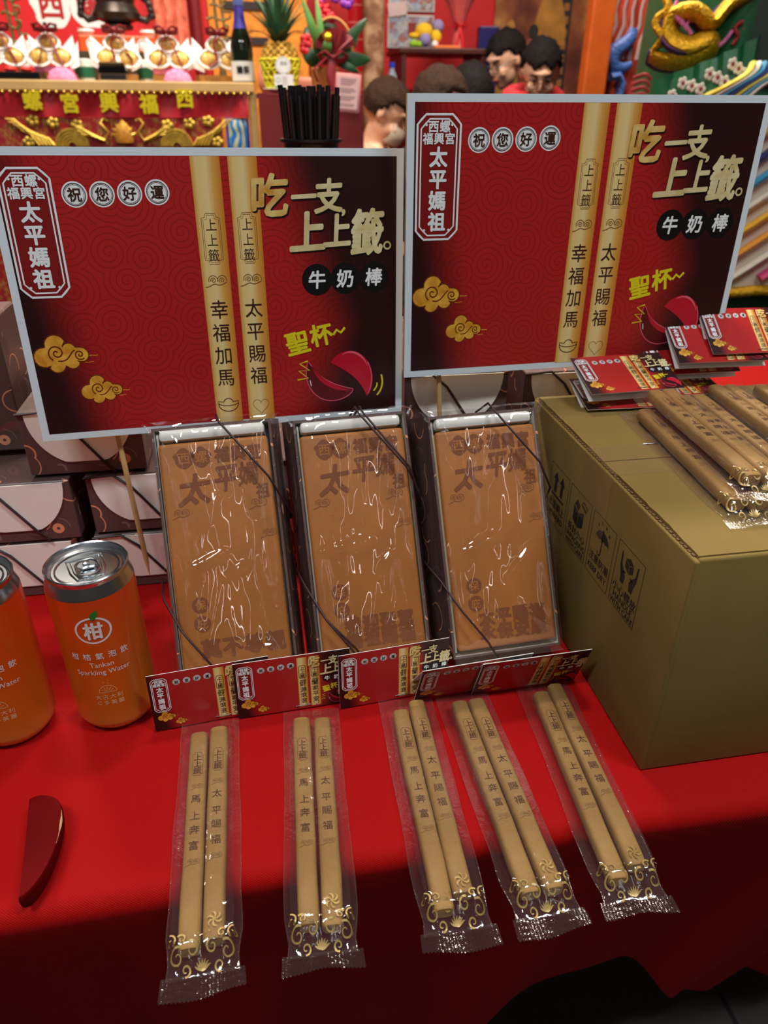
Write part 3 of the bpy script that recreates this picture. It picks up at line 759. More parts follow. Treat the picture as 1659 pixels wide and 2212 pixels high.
# ------------------------------------------------------------------ cake gift boxes
CORD = mat('brown_elastic_cord', (48, 22, 26), 0.5)
CRUST = mat('cake_crust', (168, 104, 46), 0.55, spec=0.4, var=0.14, vscale=26, bump=0.15, bscale=500, bdist=0.0004)
SPONGE = mat('cake_sponge', (206, 176, 100), 0.8, var=0.15, vscale=300, bump=0.5, bscale=800, bdist=0.0006)
BRAND = mat('cake_brand_print', (126, 68, 30), 0.55)
INNER = mat('box_liner', (224, 222, 216), 0.4)
TW, TL_, TD = 0.088, 0.190, 0.050
def tray_mesh():
    mb = MB(); w0, w1 = TW / 2 + .0072, TW / 2; t = .0018
    def loop(hw, y0, y1, z): return [(-hw, y0, z), (hw, y0, z), (hw, y1, z), (-hw, y1, z)]
    vs = loop(w0, 0, TL_ + .006, -TD) + loop(w1, 0, TL_, 0) + loop(w1 - t, t, TL_ - t, 0) + loop(w1 - t, t, TL_ - t, -TD + t)
    fs = [(3, 2, 1, 0)] + [(i, (i + 1) % 4, 4 + (i + 1) % 4, 4 + i) for i in range(4)] + [(4 + i, 4 + (i + 1) % 4, 8 + (i + 1) % 4, 8 + i) for i in range(4)]
    mb.add(vs, fs, CARTON)
    mb.add(vs, [(8 + i, 8 + (i + 1) % 4, 12 + (i + 1) % 4, 12 + i) for i in range(4)] + [(12, 13, 14, 15)], INNER)
    return mb.mesh('carton_tray')
TRAY = tray_mesh()
def cake_print(bottom):
    p = MB(); Z = 0
    # name in a brushed double disc, light characters on brown
    for cx, ch in ((-.0235, '西'), (-.0110, '螺')):
        blob = [(cx + (.0072 + .0007 * math.sin(5 * t) + .0005 * math.sin(9 * t + 1)) * math.cos(t), .0700 + (.0074 + .0006 * math.cos(4 * t)) * math.sin(t)) for t in (2 * math.pi * i / 30 for i in range(30))]
        p.flat(blob, Z, BRAND); write(p, ch, cx, .0700, .0095, CRUST, Z + .00012, .015)
    write(p, '福興宮', .0165, .0705, .0120, BRAND, Z, .045, adv=1.0, sx=.92)
    write(p, '太', -.018, .0465, .024, BRAND, Z, .03, .06, 1.0, shear=.2); write(p, '平', .0055, .0530, .021, BRAND, Z, .03, .06, .9, shear=.2)
    write(p, '媽', .0225, .0545, .0185, BRAND, Z, .025, .05, .85, shear=.15); write(p, '祖', .0315, .0405, .0120, BRAND, Z, .025, .05, .85, shear=.15)
    for x, y, k in ((-.0300, .0290, .00075), (.0270, .0310, .00080), (.0325, .0080, .0007)): line_cloud(p, x, y, k, BRAND, Z, .5)
    for y, ch in ((-.0400, '保'), (-.0540, '庇')):
        p.disc(-.0235, y, .0062, Z, BRAND, 26); write(p, ch, -.0235, y, .0078, CRUST, Z + .00012, .02)
    ys = (-.0655, -.0775) if len(bottom) > 1 else (-.0730,)
    for s, y in zip(bottom, ys): write(p, s, .0045, y, .0150 if len(bottom) == 1 else .0130, BRAND, Z, .05, adv=1.06)
    return p.mesh('branded_print')
def film_cover(seed):
    f = MB(); hw, n, m_ = TW / 2 + .0015, 30, 46
    def pt(u, v):
        x = (u * 2 - 1) * hw; y = -.004 + (TL_ + .008) * v
        q = 1 - abs(u * 2 - 1) ** 6; r = 1 - abs(v * 2 - 1) ** 14
        z = .0035 + .0065 * min(q, r) + .0012 * fbm(x * 42 + seed, y * 9 + seed) * q + .0014 * abs(fbm(x * 30 - y * 6, y * 5 + seed * 2)) * q
        if q < .02: z = -.010
        return (x, y, max(z, .0048 if q > .3 and r > .3 else -.012))
    # sharp folds pulled from the corners and edges: (x0, y0, x1, y1, height, half width), y in 0..1
    FOLDS = [(-.036, .97, -.020, .60, .0034, .0034), (-.033, .95, -.026, .42, .0022, .0022), (.039, .96, .041, .30, .0030, .0026), (.020, .90, .027, .66, .0026, .0022), (.006, .88, .000, .70, .0018, .0020), (-.034, .42, -.002, .44, .0022, .0022), (.004, .36, .020, .40, .0020, .0018), (.030, .40, .036, .06, .0026, .0028), (-.038, .50, -.037, .10, .0022, .0024), (.010, .16, .034, .12, .0022, .0026), (-.012, .80, -.018, .55, .0015, .0016)]
    FOLDS = [(a + .006 * math.sin(seed * 7 + i * 2.3), b_ + .05 * math.sin(seed * 5 + i), c + .006 * math.sin(seed * 3 + i * 1.7), d + .05 * math.cos(seed * 4 + i), h * 1.35, w * 1.5) for i, (a, b_, c, d, h, w) in enumerate(FOLDS)]
    base = pt
    def pt2(u, v):
        x, y, z = base(u, v); g = 0
        for a, b_, c, d, h, w in FOLDS:
            ax, ay, bx, by = a, b_ * TL_, c, d * TL_; L2 = (bx - ax) ** 2 + (by - ay) ** 2
            t = max(0, min(1, ((x - ax) * (bx - ax) + (y - ay) * (by - ay)) / L2)); dd = math.hypot(x - ax - t * (bx - ax), y - ay - t * (by - ay))
            g += h * math.exp(-(dd / w) ** 2) * (.35 + .65 * math.sin(math.pi * min(1, .15 + .85 * (1 - t))))
        return (x, y, z + (g if z > .003 else 0))
    f.grid(64, 110, pt2, FILM_BOX)
    # twisted folds at the four corners
    for sx in (-1, 1):
        f.tube([(sx * (hw - .001), TL_ - .004, .004), (sx * (hw + .003), TL_ + .003, .002), (sx * (hw + .006), TL_ + .004, -.004 + .002 * seed)], lambda t: .0016 * (1.1 - t), FILM_SEAM, 5)
        f.grid(6, 24, lambda u, v: (sx * (hw + .0015 + .003 * u * math.sin(3.14 * v) + .001 * fbm(v * 6, seed + u * 3)), TL_ * (.04 + v * .5), -.004 - .016 * u), FILM_BOX)
    return f.mesh('film_wrap', 40)
def display_cake(label, x, y0, roll, bottom, cords, seed):
    t = thing('cake_gift_box', label, 'gift box', (x, y0, T + .0262))
    tau = rad(30)
    m = Matrix.Rotation(math.pi / 2 - tau, 3, 'X') @ Matrix.Rotation(roll, 3, 'Z')
    t.rotation_euler = m.to_euler()
    put('carton_tray', TRAY, t)
    hw = .0400
    c = MB(); c.box(-hw, hw, .006, TL_ - .013, -TD + .003, .0005, SPONGE, .0035, 2); ck = c.obj('sponge_cake', t, smooth=50)
    k = MB(); k.box(-hw - .0003, hw + .0003, .0057, TL_ - .0127, -.0035, .0032, CRUST, .0028, 3); k.obj('crust', ck, smooth=50)
    put('branded_print', cake_print(bottom), ck, (0.001, TL_ / 2 + .0005, .0034))
    b = MB(); b.box(-hw + .001, hw - .001, TL_ - .011, TL_ - .0022, -TD + .003, .0030, INNER, .003, 2)
    b.box(-hw - .0015, -hw + .0, .004, TL_ - .004, -TD + .004, -.004, INNER); b.obj('white_liner', t, smooth=40)
    put('film_wrap', film_cover(seed), t)
    e = MB()
    for d in cords:
        e.tube([(.004 + d, TL_ + .004, -.030), (.0045 + d, TL_ + .006, .004), (.0065 + d, TL_ - .001, .0115), (TW / 2 - .006 + d * .6, TL_ * .765, .0135), (TW / 2 + .0035, TL_ * .66 - d, .0045), (TW / 2 + .009, TL_ * .60, -.025)], .00085, CORD, 7)
        e.tube([(-TW / 2 - .009, TL_ * .40, -.030), (-TW / 2 - .0045, TL_ * .33 + d * .5, .002), (-TW / 2 + .008, TL_ * .20, .0130), (-.0185 + d, .012, .0135), (-.010 + d, -.003, .006), (-.008 + d, -.0025, -.02)], .00085, CORD, 7)
    e.obj('elastic_cord', t, smooth=60)
    return t
display_cake('open cake gift box nearest the cans, branded with one row of large characters', -.0355, .4185, rad(2.0), ('莫不尊親',), (0,), 0.3)
display_cake('middle open cake gift box with a doubled elastic cord', .0685, .4180, rad(1.8), ('恭迎聖駕', '媽祖賜福'), (0, .0035), 1.9)
display_cake('open cake gift box beside the cardboard box', .1725, .4100, rad(1.8), ('太平賜福', '永保安康'), (0,), 3.4)

# closed gift boxes stacked behind, their short ends to the front
FLAP = mat('cream_flap', (244, 238, 228), 0.5, var=0.02, vscale=30)
BW, BD, BH = 0.096, 0.200, 0.0575
def stacked_box():
    t = thing('closed_gift_box', '', 'gift box')
    b = MB(); b.box(-BW / 2, BW / 2, 0, BD, 0, BH, CARTON, .0008, 1); b.obj('carton', t)
    r = .0425
    pts = [(-r, BH - .0015)] + arc(0, BH - .002, r, math.pi, 2 * math.pi, 30, .0475) + [(r, BH - .0015)]
    pts = [(x, max(z, .0115)) for x, z in pts]
    f = MB(); f.prism(pts, 0, .0012, FLAP, Matrix(((1, 0, 0, 0), (0, 0, 1, -.0013), (0, 1, 0, 0), (0, 0, 0, 1))))
    f.obj('half_round_flap', t)
    c = MB()
    c.tube([(-BW / 2 - .0008, -.0014, BH * .98), (-.024, -.0022, BH + .0006), (-.010, -.0026, BH * .80), (.014, -.0026, BH * .18), (.021, -.002, .001), (.024, .01, .0006)], .0012, CORD, 6)
    c.obj('elastic_cord', t, smooth=60)
    g = MB(); g.grid(8, 14, lambda u, v: (-BW / 2 + .004 + (BW - .008) * u, .004 + (BD - .008) * v, BH + .0009 + .0012 * abs(fbm(u * 5, v * 7))), FILM_BOX); g.obj('film_top', t, smooth=60)
    return t
sb0 = stacked_box(); sb_used = [False]
def put_box(label, x, y, z, yaw=0.0, group='closed gift boxes stacked behind the posters'):
    o = sb0 if not sb_used[0] else copy_tree(sb0)
    sb_used[0] = True
    o.location = (x, y, T + z); o.rotation_euler = (0, 0, rad(yaw))
    tag(o, label, 'gift box', group)
    return o
H1 = BH + .0024
put_box('closed gift box directly under the left poster, top of its stack', -.1555, .590, 2 * H1 + .001, 0)
put_box('closed gift box below the one under the left poster, behind the skewer', -.1130, .588, H1 + .0005, 0)
put_box('closed gift box at the bottom of the stack, skewer tip in front of it', -.1160, .586, .0006, 0)
put_box('closed gift box at the left edge with a large cream flap, above the can', -.2210, .583, H1 + .0005, 0)
put_box('closed gift box at the bottom behind the cut-off can', -.2260, .585, .0006, 0)
put_box('closed gift box between the posters, cream flap above the third cake', .1700, .592, 2 * H1 + .016, 0)
put_box('closed gift box under the one between the posters', .1680, .592, H1 + .004, 0)
put_box('closed gift box at the bottom behind the third cake', .1680, .592, .0006, 0)
put_box('closed gift box behind the second cake, under the left poster', .0560, .596, H1 + .001, 0)
put_box('closed gift box at the bottom behind the second cake', .0560, .596, .0006, 0)
put_box('closed gift box behind the back corner of the cardboard box', .2850, .600, 2 * H1 + .010, 0)
put_box('closed gift box in the middle of the stack behind the cardboard box', .2850, .600, H1 + .004, 0)
put_box('closed gift box at the bottom behind the cardboard box', .2850, .600, .0006, 0)

# ------------------------------------------------------------------ drink cans
ALU = mat('can_aluminium', (206, 210, 214), 0.22, metal=1.0)
def can_label():
    m, nt, b = new_mat('orange_can_print'); b.inputs['Roughness'].default_value = 0.28; b.inputs['Coat Weight'].default_value = 0.3; b.inputs['Metallic'].default_value = 0.15
    x = N(nt, 'ShaderNodeSeparateXYZ'); L(nt, coords(nt), x.inputs[0])
    f = val(nt, 'DIVIDE', x.outputs[2], 0.122)
    L(nt, ramp(nt, f, [(0.0, lin((214, 156, 76))), (0.18, lin((206, 124, 30))), (0.5, lin((206, 92, 18))), (0.95, lin((212, 56, 14)))]), b.inputs['Base Color'])
    return m
CANP = can_label()
CAN_WHITE = mat('can_print_white', (226, 216, 214), 0.35); CAN_PALE = mat('can_print_pale', (226, 172, 120), 0.4); LEAF = mat('can_leaf_green', (28, 120, 40), 0.4)
CR = 0.0290
def can_meshes():
    b = MB(); b.lathe([(.0205, .0), (.0235, .0008), (.0270, .0048), (CR, .0100), (CR, .1085), (.02880, .1095)], CANP, 56); body = b.mesh('can_body', 40)
    n = MB(); n.lathe([(.02895, .1092), (.0286, .1105), (.0268, .1150), (.0262, .1168), (.0266, .1180), (.0272, .1192), (.0272, .1205), (.0265, .1212), (.0256, .1205), (.0250, .1175), (.0245, .1160), (.0236, .1158), (.0226, .1168), (.0001, .1170)], ALU, 56, cap=False); lid = n.mesh('lid', 30)
    t = MB()
    ring = [(.0065 * math.cos(a), -.008 + .0062 * math.sin(a) * (1.0 if math.sin(a) < 0 else .7), .1186) for a in (2 * math.pi * i / 24 for i in range(24))]
    t.tube(ring, .0011, ALU, 7, True)
    t.tube([(-.0068, -.008, .1187), (-.0070, .002, .1186), (-.004, .0062, .1184), (.004, .0062, .1184), (.0070, .002, .1186), (.0068, -.008, .1187)], .0010, ALU, 7)
    t.lathe([(.0062, 0), (.0058, .0011), (.0001, .0011)], ALU, 20, Matrix.Translation((0, .0005, .1176)), sy=.75)
    t.lathe([(.0024, 0), (.0022, .0013), (.0001, .0016)], ALU, 16, Matrix.Translation((0, .001, .1186)))
    tab_ = t.mesh('pull_tab', 40)
    r = MB()
    for k, wd in ((1.0, .0006), (0.8, .0004)):
        o = [(k * (.0118 if y > -.002 else .0118 - (-.002 - y) * .28) * sx, y) for sx, y in ((1, .0125), (1, -.004), (1, -.0145), (-1, -.0145), (-1, -.004), (-1, .0125))]
        r.tube([(x, y * (1 if k == 1 else .9), .1171) for x, y in o], wd, ALU, 5, True)
    r.tube([(.0205 * math.cos(a), .0205 * math.sin(a), .1171) for a in (2 * math.pi * i / 40 for i in range(40))], .0006, ALU, 5, True)
    score = r.mesh('lid_ridges', 60)
    p = MB()
    p.band([(.0118 * math.cos(a), .0800 + .0100 * math.sin(a)) for a in (2 * math.pi * i / 40 for i in range(40))], [(.0104 * math.cos(a), .0800 + .0087 * math.sin(a)) for a in (2 * math.pi * i / 40 for i in range(40))], 0, CAN_WHITE)
    write(p, '柑', 0, .0797, .0128, CAN_WHITE, 0, .035)
    leaf = bez((.0005, .0880), (-.002, .0915), (.0010, .0935), (.0048, .0945), 8) + bez((.0048, .0945), (.0052, .0910), (.0035, .0885), (.0005, .0880), 8)[1:-1]
    p.flat(leaf, 0.0002, LEAF)
    for i, ch in enumerate('柑桔氣泡飲'): write(p, ch, (i - 2) * .0082, .0600, .0056, CAN_WHITE, 0, .012)
    write(p, 'Tankan', 0, .0530, .0055, CAN_WHITE, 0, -.004, whole=True); write(p, 'Sparkling Water', 0, .0470, .0055, CAN_WHITE, 0, -.004, whole=True)
    p.line(arc(0, .0300, .0058, 0, math.pi, 18), .0004, 0, CAN_PALE); p.line([(-.0058, .0300), (.0058, .0300)], .0004, 0, CAN_PALE)
    for a in (30, 60, 90, 120, 150): p.line([(.001 * math.cos(rad(a)), .0302 + .001 * math.sin(rad(a))), (.0048 * math.cos(rad(a)), .0302 + .0048 * math.sin(rad(a)))], .0003, 0, CAN_PALE)
    for x, y, r_ in ((-.002, .0385, .0005), (.001, .0375, .0006), (.0015, .0395, .0004)): p.ring(x, y, r_ * .6, r_, 0, CAN_PALE, 10)
    write(p, '大吉大利', 0, .0262, .0042, CAN_PALE, 0, .01, adv=1.15); write(p, 'C多美麗', 0, .0212, .0042, CAN_PALE, 0, .01, adv=1.15)
    q = warped(p, lambda x, y, z: ((CR + .00015 + z) * math.sin(x / CR), -(CR + .00015 + z) * math.cos(x / CR), y + .0075), [i * .0015 - .021 for i in range(29)])
    return body, lid, tab_, score, q.mesh('label_print')
CAN = can_meshes()
def can(label, x, y, yaw):
    t = thing('drink_can', label, 'can', (x, y, T + .0004), (0, 0, yaw), 'orange drink cans at the left'); t.scale = (1, 1, 1.09)
    b = put('can_body', CAN[0], t); put('label_print', CAN[4], b)
    l = put('lid', CAN[1], t); put('lid_ridges', CAN[3], l, (0, 0, .0002), (0, 0, rad(14))); put('pull_tab', CAN[2], t, (0, 0, .0), (0, 0, rad(14)))
can('orange drink can standing whole in the picture, next to the gift boxes', -.1278, .4268, rad(6))
can('orange drink can cut off by the left edge of the picture', -.2005, .4215, rad(10))

# ------------------------------------------------------------------ wooden moon block
BLK = mat('moon_block_red', (98, 3, 4), 0.7, spec=0.08, var=0.12, vscale=20); CHIP = mat('bare_wood_chip', (196, 160, 112), 0.8)
def moon_block(label, loc, yaw):
    t = thing('moon_block', label, 'divination block', loc, (0, 0, yaw))
    # outline of the flat face: almost straight on one side, bowed on the other
    left = bez((-.0085, .033), (-.0065, .020), (-.003, -.005), (-.0005, -.034), 14)
    right = bez((-.0005, -.034), (.010, -.030), (.017, -.002), (.0125, .021), 18) + bez((.0125, .021), (.0095, .034), (-.004, .038), (-.0085, .033), 10)[1:]
    o = left + right[1:-1]
    mb = MB(); n = len(o); cx = sum(p[0] for p in o) / n; cy = sum(p[1] for p in o) / n
    lv = [(1.0, .0160), (1.035, .0155), (1.06, .0125), (1.0, .0060), (.80, .0010), (.60, .0002)]
    vs = [(cx + (x - cx) * k, cy + (y - cy) * (1 + (k - 1) * .45), z) for k, z in lv for x, y in o]
    fs = [tuple(range(n))] + [(j * n + i, (j + 1) * n + i, (j + 1) * n + (i + 1) % n, j * n + (i + 1) % n) for j in range(len(lv) - 1) for i in range(n)] + [tuple(range(len(lv) * n - 1, (len(lv) - 1) * n - 1, -1))]
    mb.add(vs, fs, BLK); mb.obj('painted_wood', t, smooth=45)
    c = MB(); rr = [p for p in right if p[1] > -.004 and p[1] < .022]
    c.tube([(cx + (x - cx) * 1.015, cy + (y - cy) * 1.007, .0159) for x, y in rr], lambda t: .0001 + .0007 * max(0, math.sin(math.pi * min(1, max(0, t * 1.25 - .2)))) * (0.6 + .4 * math.sin(t * 30)), CHIP, 5)
    c.obj('chipped_edge', t)
    return t
moon_block('dark red wooden moon block lying flat on the cloth, chipped edge', (-.1575, .3020, T + .0004), rad(2))
moon_block('second moon block almost wholly beyond the left edge', (-.2380, .3690, T + .0004), rad(-20))

# ------------------------------------------------------------------ cardboard box
BX0, BX1, BY0, BY1, BZ = .2355, .560, .3045, .570, .1752
cb = thing('cardboard_box', 'taped brown cardboard box with printed handling symbols', 'box', (BX0, BY0, T + .0004))
DX, DY = BX1 - BX0, BY1 - BY0; WT = .004
INK = mat('black_box_ink', (26, 22, 18), 0.7); DARKIN = mat('corrugated_edge', (96, 70, 36), 0.9, var=0.4, vscale=500)
b = MB(); b.box(0, WT, 0, DY, 0, BZ - .002, KRAFT, .0014, 2); side = b.obj('side_wall', cb, smooth=50)
b = MB(); b.box(WT * .6, DX, 0, WT, 0, BZ - .0005, KRAFT, .0018, 2); b.obj('front_wall', cb, smooth=50)
b = MB(); b.box(DX - WT, DX, WT, DY - WT, 0, BZ - .002, KRAFT, .001, 1); b.obj('side_wall', cb)
b = MB(); b.box(0.001, DX, DY - WT, DY, 0, BZ - .001, KRAFT, .001, 1); b.obj('back_wall', cb)
b = MB(); b.box(WT, DX - WT, WT, DY - WT, .001, .004, KRAFT); b.obj('bottom', cb)
ym = .4345 - BY0
def ragged_flap(y0, y1, sag):
    """top flap whose left edge is torn and stands a little off the wall"""
    f = MB(); n = 26; vs = []
    for zz in (0, .0034):
        for i in range(n + 1):
            y = y0 + (y1 - y0) * i / n
            vs.append((.0034 + .0011 * fbm(y * 90, 3) + .0007 * fbm(y * 400, 1), y, BZ - .0034 + zz + .0008 * math.sin(3.14 * i / n) * sag))
    for zz in (0, .0034):
        for i in range(n + 1): vs.append((DX - .002, y0 + (y1 - y0) * i / n, BZ - .0034 + zz))
    m = n + 1; fs = []
    for i in range(n):
        fs += [(i, 2 * m + i, 2 * m + i + 1, i + 1), (m + i, m + i + 1, 3 * m + i + 1, 3 * m + i), (i, i + 1, m + i + 1, m + i)]
    fs += [(0, m, 3 * m, 2 * m), (n, 2 * m + n, 3 * m + n, m + n)]
    f.add(vs, fs, KRAFT); return f.obj('top_flap', cb)
ragged_flap(.0035, ym - .0008, 1); ragged_flap(ym + .0008, DY - .002, .5)
e = MB()
for k in range(60):
    y = .006 + (DY - .010) * k / 60
    e.box(.0016, .0032, y, y + .0030, BZ - .0045, BZ - .0012 + .0006 * fbm(k * .7, 2), DARKIN)
ee = e.obj('torn_corrugated_edge', cb); ee['kind'] = 'stuff'
FILM_TAPE = film_mat('packing_tape', 0.05, 0.16, 45, 0.25, (230, 205, 160))
tp = MB(); w_ = .024
tp.grid(20, 6, lambda u, v: (.0006 + .0004 * abs(fbm(u * 6, v * 3)) + u * .20, ym - w_ + 2 * w_ * v, BZ + .0008 + .0004 * abs(fbm(u * 9, v * 5))), FILM_TAPE)
tp.grid(6, 16, lambda u, v: (-.0008 - .0006 * abs(fbm(u * 4, v * 7)), ym - w_ + 2 * w_ * u, BZ + .0008 - .055 * v), FILM_TAPE)
tp.obj('clear_tape', cb, smooth=60)
s_ = MB(); s_.box(.045, .064, ym + .022, ym + .0228, BZ + .0006, BZ + .0016, SILVER, .0003, 1); s_.obj('staple', cb)

# printing on the left wall: drawn in a frame with +x towards the viewer's end of the wall, +y up
def wall_print(mb, nm, y_mid, z_mid):
    """flat print facing -x at depth y_mid"""
    M = Matrix(((0, 0, -1, -.0003), (-1, 0, 0, y_mid - BY0), (0, 1, 0, z_mid), (0, 0, 0, 1)))
    o = MB(); o.mats = mb.mats; o.v = [tuple(M @ Vector(v)) for v in mb.v]; o.f = mb.f; o.mi = mb.mi
    return o.obj(nm, side)
def frame(mb, w, h): 
    o = [(-w, -h), (w, -h), (w, h), (-w, h)]; mb.line(o, .0006, 0, INK, True); return mb
Zp = .1133
q = frame(MB(), .0187, .0258)                       # this side up
for sx in (-1, 1):
    cx = sx * .0062
    q.flat([(cx - .0024, .0030), (cx + .0024, .0030), (cx + .0024, .0140), (cx + .0052, .0140), (cx, .0215), (cx - .0052, .0140), (cx - .0024, .0140)], 0, INK)
q.flat([(-.0125, -.0010), (.0125, -.0010), (.0125, .0008), (-.0125, .0008)], 0, INK)
write(q, '此面朝上', 0, -.0080, .0082, INK, 0, .006, adv=1.0, sx=.95); write(q, 'UPWARD', 0, -.0175, .0075, INK, 0, .010, whole=True)
wall_print(q, 'printed_symbol', .4945, Zp)
q = frame(MB(), .0195, .0258)                       # unpacking with care
q.flat([(-.0095, .0120), (-.0010, .0090), (-.0010, -.0040), (-.0095, -.0005)], 0, INK); q.flat([(-.0002, .0090), (.0085, .0125), (.0085, .0000), (-.0002, -.0040)], 0, INK)
q.flat([(-.0090, .0132), (-.0015, .0105), (.0005, .0150), (-.0050, .0190)], 0, INK)
q.line([(.0025, .0180), (.0110, .0150), (.0135, .0190), (.0060, .0215)], .0010, .0001, INK, True); q.line([(.0045, .0182), (.0108, .0165)], .0008, .0001, INK)
write(q, '拆封小心', 0, -.0085, .0078, INK, 0, .006, adv=1.02); write(q, 'UNPACKING', 0, -.0160, .0066, INK, 0, .010, whole=True, sx=.95); write(q, 'WITH CARE', 0, -.0222, .0066, INK, 0, .010, whole=True, sx=.95)
wall_print(q, 'printed_symbol', .4524, Zp)
q = frame(MB(), .0183, .0258)                       # keep dry
um = arc(0, .0080, .0105, math.pi, 0, 18, .0085)
for k in range(4):
    x0 = .0105 - k * .00525; um += arc(x0 - .0026, .0078, .0026, 0, math.pi, 6, .0016)[1:]
q.flat(um[:-1], 0, INK); q.line([(0, .0165), (0, .0182)], .001, 0, INK)
q.line([(0, .0100), (0, -.0020)] + arc(-.0022, -.0020, .0022, 0, -math.pi, 8)[1:], .0011, 0, INK)
for x, y in ((-.0085, .0185), (-.0035, .0215), (.0035, .0215), (.0090, .0180)): q.flat([(x, y + .0022), (x - .0011, y - .0004), (x, y - .0013), (x + .0011, y - .0004)], 0, INK)
write(q, '注意防潮', 0, -.0095, .0080, INK, 0, .006, adv=1.0); write(q, 'KEEP DRY', 0, -.0188, .0070, INK, 0, .010, whole=True)
wall_print(q, 'printed_symbol', .4103, Zp)
q = frame(MB(), .0183, .0258)                       # handle with care
hx = [(0, .0200), (.0055, .0175), (.0055, .0110), (0, .0085), (-.0055, .0110), (-.0055, .0175)]
q.flat([hx[0], hx[1], (0, .0152), hx[5]], 0, INK); q.flat([(-.0055, .0168), (-.0004, .0145), (-.0004, .0085), hx[4]], 0, INK); q.flat([(.0004, .0145), (.0055, .0168), hx[2], (.0004, .0085)], 0, INK)
for sx in (-1, 1):
    q.flat([(sx * .0120, .0200), (sx * .0105, .0200), (sx * .0095, .0110), (sx * .0055, .0070), (sx * .0030, .0030), (sx * .0040, -.0030), (sx * .0085, -.0030), (sx * .0095, .0030), (sx * .0118, .0090)], 0, INK)
    q.line([(sx * .0035, .0070), (sx * .0070, .0060)], .0012, 0, INK)
write(q, '小心輕放', 0, -.0092, .0084, INK, 0, .006, adv=1.02); write(q, 'HANDLE', 0, -.0165, .0072, INK, 0, .010, whole=True); write(q, 'WITH CARE', 0, -.0225, .0066, INK, 0, .010, whole=True, sx=.95)
wall_print(q, 'printed_symbol', .3688, Zp)

# ------------------------------------------------------------------ things at the left edge behind the poster
tt = thing('upright_gift_box', 'dark brown gift box standing tall at the left edge behind the poster', 'gift box', (-.266, .640, T + H1 * 2 + .004))
b = MB(); b.box(-.048, .048, 0, .060, 0, .120, CARTON, .0015, 1); b.obj('carton', tt)
b = MB(); b.grid(8, 10, lambda u, v: (-.047 + .100 * u, -.002 - .002 * abs(fbm(u * 6, v * 6)), .02 + .108 * v), FILM_BOX); b.obj('film_wrap', tt, smooth=60)
put_box('closed gift box lying flat at the far left, film on top', -.3250, .640, H1 * 1 + .0005, 0)
put_box('closed gift box at the bottom of the far left pile', -.3350, .640, .0006, 0)
og = thing('fruit_snack_bag', 'orange and green plastic snack bag behind the left poster edge', 'snack bag', (-.236, .745, T + H1 * 2 + .0035))
b = MB(); b.grid(20, 14, lambda u, v: (.038 * math.cos(6.283 * u) * math.sin(3.1416 * v) * (1 + .10 * fbm(u * 6, v * 6)), -.0 + .034 * math.sin(6.283 * u) * math.sin(3.1416 * v), .039 - .038 * math.cos(3.1416 * v)), mat('orange_plastic', (232, 108, 40), .3, var=.15, vscale=30)); b.obj('orange_bag', og, smooth=60)
b = MB()
for k in range(9):
    a = k * .7; b.add([(0, .0, .072), (.022 * math.cos(a), .0 + .022 * math.sin(a), .088), (.040 * math.cos(a + .3), .0 + .036 * math.sin(a + .3), .074), (.020 * math.cos(a + .6), .0 + .018 * math.sin(a + .6), .070)], [(0, 1, 2, 3)], mat('green_ribbon', (36, 140, 70), .4))
b.obj('green_ribbon', og)
b = MB(); b.tube([(.036 * math.cos(t), .0 + .034 * math.sin(t), .020) for t in (6.283 * i / 24 for i in range(24))], .005, mat('green_ribbon', (36, 140, 70), .4), 6, True); b.obj('green_band', og, smooth=60)

# ================================================================== BACKGROUND
def M2(y):                       # frame for upright flat work facing the viewer: (x, y, z) -> (x, y0 - z, y)
    return Matrix(((1, 0, 0, 0), (0, 0, -1, y), (0, 1, 0, 0), (0, 0, 0, 1)))
def upright(mb, y):
    o = MB(); o.mats = mb.mats; M = M2(y); o.v = [tuple(M @ Vector(v)) for v in mb.v]; o.f = mb.f; o.mi = mb.mi; return o
GOLD = mat('gold_thread', (206, 170, 66), 0.35, metal=0.55, var=0.3, vscale=70, bump=0.6, bscale=260, bdist=0.002)
GOLD2 = mat('gold_bead', (226, 190, 90), 0.2, metal=0.9)
OAK = mat('pale_oak', (196, 160, 104), 0.5, var=0.1, vscale=8)
SATIN = mat('red_satin', (176, 18, 34), 0.38, sheen=0.3, var=0.12, vscale=9)
BRONZE = mat('dark_bronze', (58, 50, 46), 0.35, metal=0.7, var=0.2, vscale=30)

# ------------------------------------------------------------------ altar
al = thing('altar_table', 'oak altar table with gold embroidered red hangings', 'altar', (0, 0, T))
b = MB(); b.box(-1.5, .042, 2.90, 3.52, .432, .463, OAK, .004, 2); b.obj('altar_top', al)
for x in (-1.48, .024):
    for y in (2.91, 3.48):
        b = MB(); b.box(x, x + .024, y, y + .024, -T, .432, OAK, .002, 1); b.obj('leg', al)
b = MB(); b.grid(70, 8, lambda u, v: (-1.45 + 1.468 * u, 2.912 - .006 * math.sin(u * 44 + v * 2) - .004 * math.sin(u * 97), .430 - .074 * v), SATIN); bn = b.obj('satin_banner', al, smooth=60)
for ch, x, z in (('螺', -.690, .404), ('宮', -.572, .396), ('興', -.446, .399), ('福', -.316, .396), ('西', -.195, .414)):
    g = MB()
    for k in range(4): write(g, ch, 0, 0, .060, mat('gold_character', (226, 206, 40), .3, metal=.25), .0014 * k, .05 - .008 * k)
    upright(g, 0).obj('gold_character', bn, (x, 2.900, z))
bead = MB(); bead.ball((0, 0, 0), .0052, GOLD2, 10); bead = bead.mesh('gold_bead', 60)
for k in range(44): put('gold_bead', bead, al, (-1.02 + k * .0242, 2.899, .4285))
